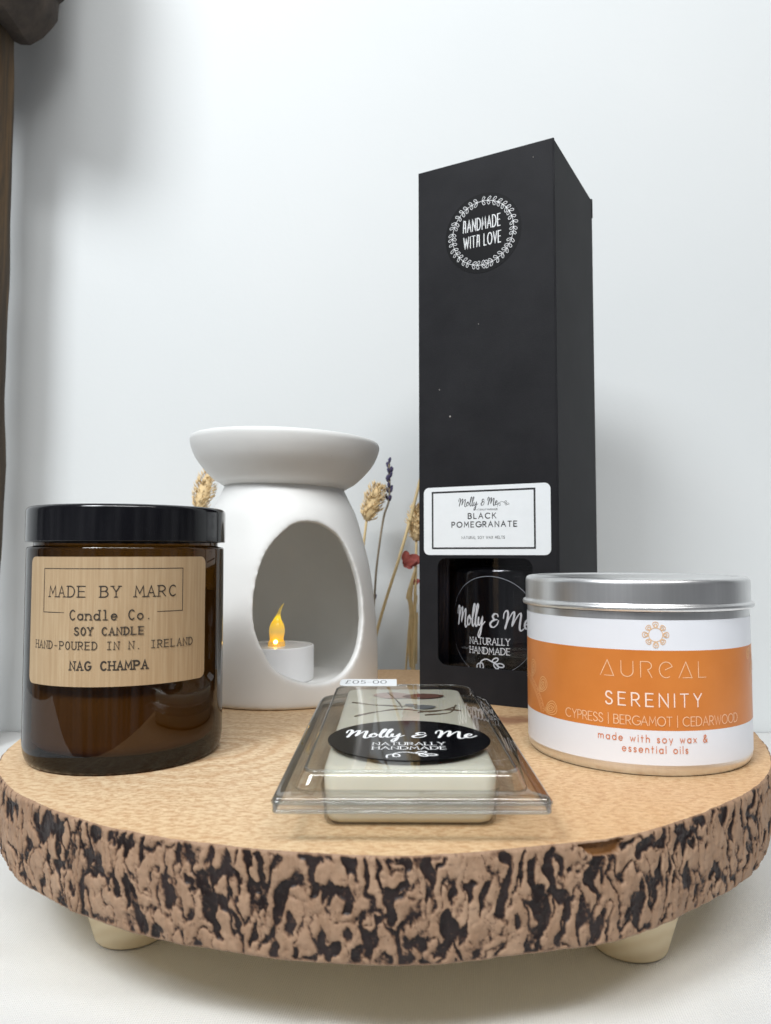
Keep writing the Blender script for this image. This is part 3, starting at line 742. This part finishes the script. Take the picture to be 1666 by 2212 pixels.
wr = ribbons(st, .2, lambda u, v, d: (u, -.12-d, v), .01)
sl = lambda st, k: [[(x, y+k*(x-cu)) for x, y in s_] for s_ in st]
h1 = layout(['H2', 'A', 'N', 'D', 'M', 'A', 'D', 'E'], HAND, cu-.5, 209.1, 5.4, 17.6, .2); h2 = layout(['W', 'I', 'T', 'H2'], HAND, cu-5.2, 201.6, 5.2, 7.6, .2); h3 = layout('LOVE', HAND, cu+4.6, 201.6, 5.2, 7.8, .2)
mesh_obj('lettering', *join([wr, ribbons(sl(h1+h2+h3, .0), .44, lambda u, v, d: (u, -.12-d, v), .01)]), MAT_WHITEINK, rs, smooth=False)
# white scent label
wl = mesh_obj('scent_label', *flat_patch(rrect(-62.0, 64.1, -3.1, 94.5, 2.6), .01, .14, on_front), MAT_WLABEL, t, smooth=False)
off = lambda u, v, d: (u, -.14-d, v)
fr = [[(-57.6, 67.1), (-57.6, 92.2), (-10.0, 92.2), (-10.0, 67.1), (-57.6, 67.1)]]
st = layout('BLACK', SANS, -33.8, 80.1, 2.25, 12.9, .40)+layout('POMEGRANATE', SANS, -33.0, 76.4, 2.25, 30.2, .40)
mesh_obj('lettering', *join([ribbons(fr, .8, off, .01), ribbons(st, .46, off, .01), ribbons(layout('NATURAL SOY WAX MELTS', SANS, -33.4, 71.2, 1.15, 20.0, .34), .17, off, .01)]), MAT_INK, wl, smooth=False)
br = lambda d, k: 1.25 if d.y < -.3 else .72
bst = layout('Molly', SCRIPT, -40.2, 85.7, 3.5, 9.2, -.02)+layout('&', SCRIPT, -33.4, 85.9, 3.3, 1.7)+layout('Me', SCRIPT, -28.7, 85.9, 3.4, 4.9, -.02)
mesh_obj('lettering', *join([ribbons(bst, .34, off, .01, brush=br), ribbons(sprig(-23.9, 86.1, 2.6), .17, off, .01), ribbons(layout('NATURALLY HANDMADE', ROMAN, -31.6, 83.7, .62, 10.2, .2), .1, off, .01)]), MAT_INKGREY, wl, smooth=False)

# diffuser bottle standing inside the carton, seen through its window
BR = 30.0
def loc_box(x, y, z): return (71.8+math.cos(TH_)*x-math.sin(TH_)*y, 315.3+math.sin(TH_)*x+math.cos(TH_)*y, z)
t = thing('diffuser_bottle', 'glossy black glass bottle with round label, behind the window of the tall black carton', 'bottle', loc_box(-32.6, 33.2, 1.1), TH_)
pf = fillet([(0, 0), (BR, 0, 2.5), (BR, 58, 4.0), (13, 61, 1.5), (13, 72, .5), (0, 72)], 0, 8)
mesh_obj('bottle_glass', *lathe(pf, 128), MAT_BOTTLE, t)
fc = on_cyl(BR); LC = (.4, 32.4); LRr = 21.3
def disc_on_cyl(Rr, cu, cv, r, d, n=72):
    V = [fc(cu, cv, d)]; F = []
    for q in range(1, 9):
        for k in range(n):
            a = 2*math.pi*k/n; V.append(fc(cu+r*q/8*math.cos(a), cv+r*q/8*math.sin(a), d))
    for k in range(n): F.append((0, 1+k, 1+(k+1) % n))
    for q in range(7):
        for k in range(n): F.append((1+q*n+k, 1+(q+1)*n+k, 1+(q+1)*n+(k+1) % n, 1+q*n+(k+1) % n))
    return V, F
lb = mesh_obj('round_label', *disc_on_cyl(BR, *LC, LRr, .12), MAT_STICKER_GLOSS, t)
mesh_obj('label_rim', *ribbons([arc(*LC, LRr+.05, LRr+.05, 0, 360, 90)], .24, fc, .02), MAT_RIM, lb, smooth=False)
st = layout('Molly', SCRIPT, -9.2, 31.9, 8.6, 15.6, -.02)+layout('&', SCRIPT, 2.8, 31.9, 7.2, 4.2)+layout('Me', SCRIPT, 13.0, 31.2, 8.0, 12.2, -.02)
rom = layout('NATURALLY', ROMAN, .2, 24.1, 2.75, 18.6, .22)+layout('HANDMADE', ROMAN, .2, 20.0, 2.75, 18.6, .22)
mesh_obj('lettering', *join([ribbons(st, .66, fc, .16, brush=br), ribbons(rom, .36, fc, .16), ribbons(sprig(.8, 15.2, 6.2), .5, fc, .16)]), MAT_WHITEINK, lb, smooth=False)
t = thing('reed_bundle', 'black reeds leaning inside the carton, left of the black bottle', 'reeds', loc_box(-61, 6, 1.1), TH_)
mesh_obj('reeds', *join([tube([(1.5+k*1.4, 0+k*.9, 0), (5.0+k*1.2, .6+k*.6, 150)], 1.2, 8) for k in range(4)]), MAT_REED, t)

# ------------------------------------------------------------------ ceramic burner
B = (-48.2, 360.4, 0.1)
t = thing('oil_burner', 'white ceramic oil burner with bowl top and egg shaped opening', 'oil burner', B)
OUT = [(43.6, 0), (44.1, .6), (44.4, 2), (44.5, 10), (44.45, 20), (44.1, 28), (43.0, 41.5), (40.9, 57.2), (39.2, 65), (37.2, 72.3), (34.3, 82.4), (31.4, 88.5), (28.6, 94.4), (27.6, 97.5)]
INN = [(23, 97.5), (24.2, 93), (28, 87), (30.6, 80.5), (33.2, 71), (35.2, 63.5), (36.8, 56.5), (38.8, 41), (39.9, 28), (40.2, 18), (39.8, 8.5), (38.2, 6.4), (0, 6.0)]
bodyv = lathe([(0, 0)]+[(p[0], p[1]) for p in smooth_path([(r, z, 0) for r, z in OUT], 3)]+[(p[0], p[1]) for p in smooth_path([(r, z, 0) for r, z in INN[:-1]], 3)]+[INN[-1]], 128)
egg = [(23.5, 78.4), (33, 77.6), (42, 75.0), (50, 70.6), (56.8, 61.1), (61.3, 49.7), (61.4, 38.3), (58.7, 29.9), (54, 21.7), (46.1, 15.2), (38.4, 12.0), (28.7, 10.6), (19.9, 11.2), (11.6, 13.4), (3.3, 17.2), (-2.6, 24.6), (-6.8, 31.9), (-8.7, 39.3), (-8.7, 47.4), (-6.3, 58.1), (-1.2, 67.1), (7.7, 73.9), (15.3, 77.3)]
eR = lambda z: float(np.interp(z, [p[1] for p in OUT], [p[0] for p in OUT]))
a0 = R_(26.4); ux, uy = math.cos(a0), math.sin(a0); dx, dy = math.sin(a0), -math.cos(a0)
outl = [(eR(z)*math.sin(R_(a)-a0), z) for a, z in egg]
outl = [(p[0], p[1]) for p in smooth_path([(x, z, 0) for x, z in outl+outl[:1]], 4)][:-1]
cut = loft([[(ux*s_+dx*d, uy*s_+dy*d, z) for s_, z in outl] for d in (6.0, 70.0)])
bo = mesh_obj('body', *bodyv, MAT_CERAMIC, t)
co = mesh_obj('cutter', *cut, MAT_CERAMIC, None)
for ob in (bo, co):
    bm = bmesh.new(); bm.from_mesh(ob.data); bmesh.ops.recalc_face_normals(bm, faces=bm.faces); bm.to_mesh(ob.data); bm.free()
def bake(ob):
    dg = bpy.context.evaluated_depsgraph_get(); dg.update()
    me = bpy.data.meshes.new_from_object(ob.evaluated_get(dg)); ob.modifiers.clear(); ob.data = me
co.location = bo.matrix_world.translation; co.location = t.location
md = bo.modifiers.new('hole', 'BOOLEAN'); md.operation = 'DIFFERENCE'; md.solver = 'EXACT'; md.object = co
rm = bo.modifiers.new('clay', 'REMESH'); rm.mode = 'VOXEL'; rm.voxel_size = .0007; rm.use_smooth_shade = True
sm = bo.modifiers.new('wipe', 'SMOOTH'); sm.factor = .5; sm.iterations = 34
bake(bo); bpy.data.objects.remove(co)
bo.data.polygons.foreach_set('use_smooth', [True]*len(bo.data.polygons))
pf = [(0, 96.2), (26.6, 96.2), (28.3, 95.6), (29.6, 96.4)]+[(p[0], p[1]) for p in smooth_path([(30.4, 97.0, 0), (33.2, 98.6, 0), (37.2, 102.4, 0), (41.2, 107.3, 0), (43.6, 112.0, 0), (44.6, 115.8, 0), (44.3, 117.6, 0), (43.4, 118.3, 0), (42.2, 118.2, 0), (41.2, 117.0, 0), (38.6, 111.5, 0), (33.0, 105.6, 0), (24, 101.6, 0), (0, 100.2, 0)], 5)]
bw = mesh_obj('bowl', *lathe(pf, 128), MAT_CERAMIC, t)
bw.rotation_euler = (0, R_(1.9), 0); bw.location = (-.0032, 0, 0)
pits = []
for a, z, r in ((-3, 116, .22), (14.5, 114.6, .3), (36, 108, .28), (47, 104.5, .2), (36, 105.6, .16)):
    rr = float(np.interp(z, [97, 102.4, 107.3, 112, 115.8], [30.4, 37.2, 41.2, 43.6, 44.6])); pits.append(loft([[((rr-.06+.1*(1-q))*math.sin(R_(a))+r*q*math.cos(b)*math.cos(R_(a)), -(rr-.06+.1*(1-q))*math.cos(R_(a))+r*q*math.cos(b)*math.sin(R_(a)), z+r*q*math.sin(b)) for b in [k*math.pi/4 for k in range(8)]] for q in (1.0, .4)]))
pm = mesh_obj('glaze_pit', *join(pits), MAT_PIT, bw)

# LED tea light inside the burner
t = thing('tea_light', 'white battery tea light with glowing yellow flame, inside the ceramic burner', 'tea light', (-51.0, 358.5, 6.35))
pf = fillet([(0, 0), (17.4, 0, .6), (17.4, 15.9, .5), (16.3, 15.9, .3), (16.0, 15.3), (4.6, 15.3), (0, 15.3)], 0, 4)
mesh_obj('case', *lathe(pf, 96), MAT_TEALIGHT, t).data.polygons.foreach_set('use_smooth', [False]*0) if False else autosmooth(mesh_obj('case', *lathe(pf, 96), MAT_TEALIGHT, t), 35)
m = M('amber_flame_plastic'); v = m.coord()
sx = m.n('ShaderNodeSeparateXYZ'); m.l(v, sx.inputs[0])
zf = m.math('DIVIDE', sx.outputs['Z'], .021)
em = m.ramp(zf, (.0, (1.0, .46, .01, 1)), (.16, (.9, .48, .03, 1)), (.34, (.50, .39, .12, 1)), (.56, (.80, .54, .015, 1)), (.66, (1, .78, .01, 1)), (.74, (.30, .23, .06, 1)))
m.base(m.ramp(zf, (0, (.55, .30, .05, 1)), (1, (.6, .45, .2, 1)))); m.set(Roughness=.15, Transmission_Weight=.35, IOR=1.3)
m.l(em, m.b.inputs['Emission Color']); m.b.inputs['Emission Strength'].default_value = .75; MAT_FLAME = m.m
ax = smooth_path([(0, 0, 14.9), (0, 0, 17), (0, 0, 19), (.1, 0, 22), (.2, 0, 25), (.35, 0, 27.4), (.8, 0, 29.6), (1.4, 0, 31.8), (2.4, 0, 33.8), (3.3, 0, 35.0)], 4)
rd = [p[0]*.93 for p in smooth_path([(3.5, 0, 0), (3.55, 0, 0), (3.5, 0, 0), (3.95, 0, 0), (3.5, 0, 0), (2.1, 0, 0), (1.05, 0, 0), (.72, 0, 0), (.5, 0, 0), (.15, 0, 0)], 4)]
fv, ff = tube(ax, rd, 24)
fl = mesh_obj('flame_bulb', [(x, y, z-14.9) for x, y, z in fv], ff, MAT_FLAME, t, loc=(0, 0, 14.9))
m = M('led_glow'); m.t.nodes.remove(m.b); e = m.n('ShaderNodeEmission', Strength=22.0); e.inputs['Color'].default_value = (1, .62, .12, 1); m.l(e.outputs[0], m.out.inputs['Surface'])
mesh_obj('led', *lathe([(0, 0), (.8, .3), (1.0, 1.0), (.7, 1.7), (0, 2.0)], 16), m.m, fl, loc=(0, -3.4, 1.6))
mesh_obj('collar', *lathe(fillet([(3.7, 14.95), (4.0, 15.1, .1), (4.0, 17.2, .3), (3.72, 17.6)], 0, 3), 40), MAT_FLAME, t)

# ------------------------------------------------------------------ wax melt pack
PK = (5.8, 170.4, 0.12); PR = R_(-.5)
t = thing('clamshell_pack', 'clear plastic clamshell pack with black oval looking label, front of the board', 'wax melt pack', PK, PR)
def rr3(x, y0, y1, r, z): return [(px, py, z) for px, py in rrect(-x, y0, x, y1, r, 7)]
# raised lid
rings = [rr3(26.6, 4.6, 123.4, [3, 3, 9, 9], 11.0), rr3(25.3, 6.0, 122.2, [3, 3, 9, 9], 14.0), rr3(24.9, 6.5, 121.8, [3, 3, 9, 9], 14.75), rr3(24.3, 7.2, 121.2, [3, 3, 9, 9], 15.05)]
lidv = loft(rings, False, False)
mesh_obj('raised_lid', *lidv, MAT_CLEAR, t)
top = [rr3(24.3, 7.2, 121.2, [3, 3, 9, 9], 15.05), rr3(16, 16, 112, 4, 15.1)]
mesh_obj('lid_top', *loft(top, False, True), MAT_CLEARTOP, t)
# two flanges with rolled edges, one above the other
def flange(z, dz, x, y0, y1, xi, yi0, yi1):
    ri = [4, 4, 9, 9]; ro = [1.2, 1.2, 13, 13]
    return loft([rr3(xi, yi0, yi1, ri, z), rr3(x-.8, y0+.8, y1-.8, ro, z), rr3(x-.2, y0+.2, y1-.2, ro, z-.25*dz), rr3(x, y0, y1, ro, z-dz)], False, False)
mesh_obj('lid_flange', *flange(11.2, .8, 30.8, 0, 126.5, 26.6, 4.6, 123.4), MAT_CLEAR, t)
mesh_obj('tray_flange', *flange(9.0, 1.5, 30.6, .4, 126.2, 21.6, 12.4, 120.4), MAT_CLEAR, t)
mesh_obj('tray', *loft([rr3(21.6, 12.4, 120.4, 4, 9.0), rr3(20.8, 13.6, 119.6, 3.6, 1.2), rr3(20.4, 14.0, 119.2, 3.4, .3), rr3(19.6, 14.9, 118.4, 3.0, 0.0)], False, True), MAT_CLEAR, t)
mesh_obj('skirt', *loft([rr3(30.8, 0, 126.5, [1.2, 1.2, 13, 13], 10.4), rr3(30.95, -.1, 126.6, [1.2, 1.2, 13, 13], 9.2), rr3(30.8, .1, 126.5, [1.2, 1.2, 13, 13], 7.6)], False, False), film('hazy_plastic_edge', (.93, .935, .93, 1), .22, (.6, .62, .62, 1), .3, 90, f0=.20, fpow=3.0), t)
# beads where the sheet was folded: thin solid rims that read as dark lines
rimv = [tube([(x, y, z) for x, y, z in q]+[q[0]], r, 6, False) for q, r in ((rr3(24.6, 6.9, 121.5, [3, 3, 9, 9], 14.75), .42), (rr3(30.75, .05, 126.4, [1.2, 1.2, 13, 13], 9.9), .55), (rr3(30.55, .3, 126.2, [1.2, 1.2, 13, 13], 7.9), .5))]
mesh_obj('folded_rim', *join(rimv), film('plastic_edge', (.90, .92, .92, 1), .06, (.30, .33, .34, 1), 0, f0=.12, fpow=3.0), t)
flat = lambda u, v, d: (u, v, 15.12+d)
lb = mesh_obj('round_label', *flat_patch([(.15+21.7*math.cos(2*math.pi*k/72), 36.2+21.7*math.sin(2*math.pi*k/72)) for k in range(72)], .02, .14, flat), MAT_STICKER_GLOSS, t, smooth=False)
fl2 = lambda u, v, d: (u, v, 15.27+d)
st = layout('Molly', SCRIPT, -9.0, 37.4, 8.6, 15.8, -.02)+layout('&', SCRIPT, 3.0, 37.2, 7.2, 4.2)+layout('Me', SCRIPT, 13.0, 37.0, 8.4, 10.6, -.02)
rom = layout('NATURALLY', ROMAN, 0, 29.0, 2.9, 18.6, .22)+layout('HANDMADE', ROMAN, 0, 24.4, 2.9, 18.6, .22)
mesh_obj('lettering', *join([ribbons(st, .72, fl2, .01, brush=br), ribbons(rom, .32, fl2, .01), ribbons(sprig(.6, 19.6, 6.2), .5, fl2, .01)]), MAT_WHITEINK, lb, smooth=False)
# price sticker across the far left corner of the lid, its far edge lifted
ps = lambda u, v, d: (u, v, 15.1+d+.05*(v-117))
pv = rrect(-24.2, 117.2, -2.6, 128.6, [2.5, .3, .3, 2.5], 5)
pr = mesh_obj('price_sticker', *flat_patch(pv, .05, .2, ps), MAT_WLABEL, t, smooth=False)
mesh_obj('lettering', *ribbons(layout('£05-00', SANS, -14.4, 120.6, 5.4, 15.6, .22), .34, lambda u, v, d: ps(u, v, d+.21), .02), MAT_INKGREY, pr, smooth=False)
# scuffs scratched into the right side of the lid, as pale zigzags
rnd = random.Random(11); sc_ = []
for (x0, y0, n, st_, h) in ((16.5, 78, 9, 1.3, 6.5), (20.5, 62, 5, .9, 5)):
    p = []
    for k in range(n*2): p.append((x0+k*st_*.5, y0+(h if k % 2 else 0)*rnd.uniform(.6, 1)-k*.55))
    sc_.append(smooth_path(p, 4))
mesh_obj('scuff', *ribbons(sc_, .22, lambda u, v, d: (u, v, 15.07+d), .02), film('scuffed_plastic', (.8, .8, .8, 1), .5, None, 0, f0=.35), t, smooth=False)
sc_ = []
for (x0, y0, n) in ((26.4, 88, 3), (26.6, 78, 4), (26.8, 70, 2)):
    for q in range(n): sc_.append(smooth_path([(x0+q*1.1-.4, y0+3.2), (x0+q*1.1, y0), (x0+q*1.1+.3, y0+3), (x0+q*1.1+.55, y0+.3)], 3))
mesh_obj('scuff', *ribbons(sc_, .2, lambda u, v, d: (u, v, 11.05+d), .02), bpy.data.materials['scuffed_plastic'], t, smooth=False)

# the wax bar inside it, with dried flowers pressed into its top
t = thing('wax_bar', 'cream soy wax bar with pressed dried petals, inside the clear clamshell pack', 'wax bar', PK, PR)
mesh_obj('bar', *loft([rr3(18.6, 15.6, 117.4, 2.6, .35), rr3(19.6, 14.8, 118.3, 3, .8), rr3(20.1, 14.3, 118.8, 3.2, 2.0), rr3(20.9, 13.5, 119.6, 3.6, 11.0), rr3(20.8, 13.7, 119.4, 3.6, 12.6), rr3(20.2, 14.4, 118.8, 3.6, 13.5), rr3(19.2, 15.6, 117.8, 3.4, 13.8)]), MAT_WAX, t)
def leaf(cx, cy_, a, L, w, curl, lift=.25, n=9):
    V, F = [], []; ca, sa = math.cos(R_(a)), math.sin(R_(a))
    for i in range(n+1):
        q = i/n; hw = w*math.sin(math.pi*min(1, q*.95+.03))**.7
        for k in range(5):
            f = k/2-1; px = L*(q-.5)+.4*noise.noise(Vector((q*5, f*2, cx))); py = hw*f+.5*noise.noise(Vector((q*4, cx, f)))
            V.append((cx+px*ca-py*sa, cy_+px*sa+py*ca, 13.85+lift*(.4+.6*math.sin(q*3+f))*.5+curl*f*f*q*.2))
    for i in range(n):
        for k in range(4): F.append((i*5+k, i*5+k+1, i*5+k+6, i*5+k+5))
    return V, F
mesh_obj('petal', *leaf(6.8, 103, 10, 15, 4.6, 1.2, .5), MAT_PETALBROWN, t)
mesh_obj('petal', *leaf(-4, 105, 175, 14, 6.0, .6, .2), MAT_PETALPALE, t)
mesh_obj('petal', *leaf(6.5, 84, 20, 7.5, 3.2, 1.0, .6), MAT_PETALGREY, t)
mesh_obj('petal', *leaf(2.5, 86.5, 150, 5.5, 2.0, 1.0, .5), MAT_PETALGREY, t)
tw = []
for p in ([(-18, 92, 0), (-10, 88, 0), (-2, 86, 0), (4, 88, 0)], [(-16, 70, 0), (-8, 78, 0), (0, 81, 0), (8, 77, 0), (16, 84, 0)], [(4, 76, 0), (12, 80, 0), (18, 79, 0)], [(-6, 110, 0), (-3, 98, 0), (-1, 84, 0)], [(6, 72, 0), (14, 76, 0), (17, 88, 0)]):
    q = smooth_path(p, 5); tw.append(tube([(x, y, 13.85+.12*math.sin(i)) for i, (x, y, z) in enumerate(q)], .28, 6))
mesh_obj('dried_stem', *join(tw), MAT_TWIG, t)

# ------------------------------------------------------------------ dried flowers leaning on the wall behind the board
def seed_head(base, tip, w, seed, n=230):
    rnd = random.Random(seed); b = Vector(base); a = Vector(tip)-b; L = a.length; d = a.normalized(); u = d.cross(Vector((0, 1, 0))).normalized(); w_ = d.cross(u)
    parts = []
    core = tube([tuple(b+a*q) for q in (0, .15, .35, .6, .85, 1)], [w*.14, w*.26, w*.32, w*.28, w*.16, .3], 10); parts.append(core)
    for k in range(n):
        q = rnd.random()**.85; r = w*.5*math.sin(math.pi*min(1, .1+q*.86))**.6*rnd.uniform(.72, 1.0); an = rnd.uniform(0, 2*math.pi)
        o_ = u*math.cos(an)+w_*math.sin(an); p0 = b+a*q*.92+o_*r*.7; p1 = p0+(o_*.75+d*.8).normalized()*rnd.uniform(3.2, 5.2)
        s_ = o_.cross(d).normalized()*rnd.uniform(.45, .7); mid = (p0+p1)/2+o_*.35
        parts.append(([tuple(p0), tuple(mid+s_), tuple(p1), tuple(mid-s_), tuple(mid+o_*.5)], [(0, 1, 4), (1, 2, 4), (2, 3, 4), (3, 0, 4), (0, 3, 2, 1)]))
    return join(parts)
BASEZ = CLZ+1.6
GRP = 'dried flower stems behind the board'
def grass(label, base, bot_, tip, w, seed, foot):
    t = thing('dried_grass', label, 'dried flower', (foot[0], foot[1], BASEZ), 0, GRP)
    f = Vector((foot[0], foot[1], BASEZ)); L = lambda p: tuple(Vector(p)-f)
    mesh_obj('stem', *tube([L(p) for p in smooth_path([tuple(f), bot_, base], 8)], .75, 8), MAT_STRAW, t)
    mesh_obj('seed_head', *seed_head(L(base), L(tip), w, seed), MAT_SEED, t)
grass('straw coloured spiky grass head beside the lavender, right of the burner', (-11.3, 452, 84.5), (-16, 449, 40), (-3.4, 454, 107), 13.5, 3, (-22, 444))
grass('straw coloured spiky grass head showing left of the burner bowl, above the jar lid', (-111.5, 452, 90), (-114, 448, 40), (-105.6, 455, 115), 13, 5, (-118, 444))
grass('straw coloured spiky grass head half hidden behind the tall black box', (18.5, 456, 72.5), (17, 449, 10), (20.5, 458, 95), 14.5, 8, (15, 444))
# lavender
f = Vector((-11.5, 447, BASEZ)); L = lambda p: tuple(Vector(p)-f)
t = thing('dried_lavender', 'thin dried lavender stem with dark purple buds', 'dried flower', tuple(f), 0, GRP)
mesh_obj('stem', *tube([L(p) for p in smooth_path([tuple(f), (-6.6, 451, 38), (-4.7, 453, 62), (-1.1, 455, 86.4), (2.2, 456, 98), (2.2, 457, 119)], 6)], .65, 8), MAT_LAVSTEM, t)
bd_ = []
rnd = random.Random(2)
for (x, z, n) in ((1.9, 119.6, 3), (2.9, 115.6, 4), (2.4, 110.8, 6), (2.5, 104, 5), (2.1, 97, 3), (-7.4, 37, 2)):
    bd_ = []
    for k in range(n):
        a = 2*math.pi*k/n+rnd.random(); p = Vector((x+.9*math.cos(a), 456.5+.9*math.sin(a), z-1.5+rnd.uniform(-1.6, 1.6))); q = p+Vector((.9*math.cos(a), .9*math.sin(a), 3.6))
        bd_.append(tube([L(p), L(p+(q-p)*.3), L(p+(q-p)*.75), L(q)], [.25, .75, .85, .2], 7))
    mesh_obj('flower_bud', *join(bd_), MAT_LAV, t)
# bare straw stalk crossing up behind the box
f = Vector((-20, 446, BASEZ)); L = lambda p: tuple(Vector(p)-f)
t = thing('straw_stalk', 'bare straw stalk slanting from the burner up behind the black box', 'dried flower', tuple(f), 0, GRP)
mesh_obj('stalk', *tube([L(p) for p in smooth_path([tuple(f), (-4.9, 447, 19.8), (8.0, 448, 62), (14.6, 450, 85), (20.5, 451, 108), (25, 452, 124)], 6)], .9, 8), MAT_STRAW, t)
nb = [tube([L((14.3, 450, 83.6)), L((14.9, 450, 86.2))], 1.25, 8)]; mesh_obj('node', *join(nb), MAT_STRAW, t)
# red flower with folded straw leaves
f = Vector((9.5, 450, BASEZ)); L = lambda p: tuple(Vector(p)-f)
t = thing('dried_red_flower', 'crumpled dull red dried flower beside the tall black box', 'dried flower', tuple(f), 0, GRP)
mesh_obj('stem', *join([tube([L(p) for p in smooth_path([tuple(f), (12.2, 451, 0), (14.2, 452, 24), (16, 453, 46), (18.5, 454, 60)], 6)], .6, 8), tube([L(p) for p in smooth_path([(14.6, 450, BASEZ), (15.6, 451, -1), (16.6, 452, 20), (17.6, 453, 46)], 6)], .7, 8)]), MAT_STRAW, t)
pt = []
for k, (cx, cz, a, Ln, w) in enumerate(((12.2, 62.5, 95, 8, 2.8), (14.5, 60.5, 20, 9, 3.0), (17.5, 62, -15, 9, 2.6), (13.2, 58.5, -40, 7, 2.6), (17, 59.5, 15, 8, 2.2), (18.0, 48, 30, 5, 1.8))):
    v_, f_ = leaf(0, 0, a, Ln, w, 2.0, 2.6)
    pt.append(([L((cx+x, 452.5-(z-13.8)*1.3+k*.35, cz+y)) for x, y, z in v_], f_))
mesh_obj('petals', *join(pt), MAT_RED, t)
lf = []
for k, p in enumerate(([(14.6, 450.6, -2), (14.2, 451, 16), (16.2, 451.5, 27), (18.5, 452, 40)], [(16.4, 450.2, 4), (15.0, 450.5, 34), (13.6, 451, 40), (17.8, 452, 56)], [(18, 451, 0), (17.4, 451, 18), (18.6, 452, 30)])):
    q = smooth_path(p, 6); n = len(q); V = []; F = []
    for i, c in enumerate(q):
        w = 1.5*math.sin(math.pi*(.12+.8*i/n)); V += [L((c[0]-w, c[1], c[2])), L((c[0], c[1]-.5, c[2])), L((c[0]+w, c[1]+.2, c[2]))]
    for i in range(n-1): F += [(3*i, 3*i+1, 3*i+4, 3*i+3), (3*i+1, 3*i+2, 3*i+5, 3*i+4)]
    lf.append((V, F))
mesh_obj('dry_leaves', *join(lf), MAT_STRAW, t)
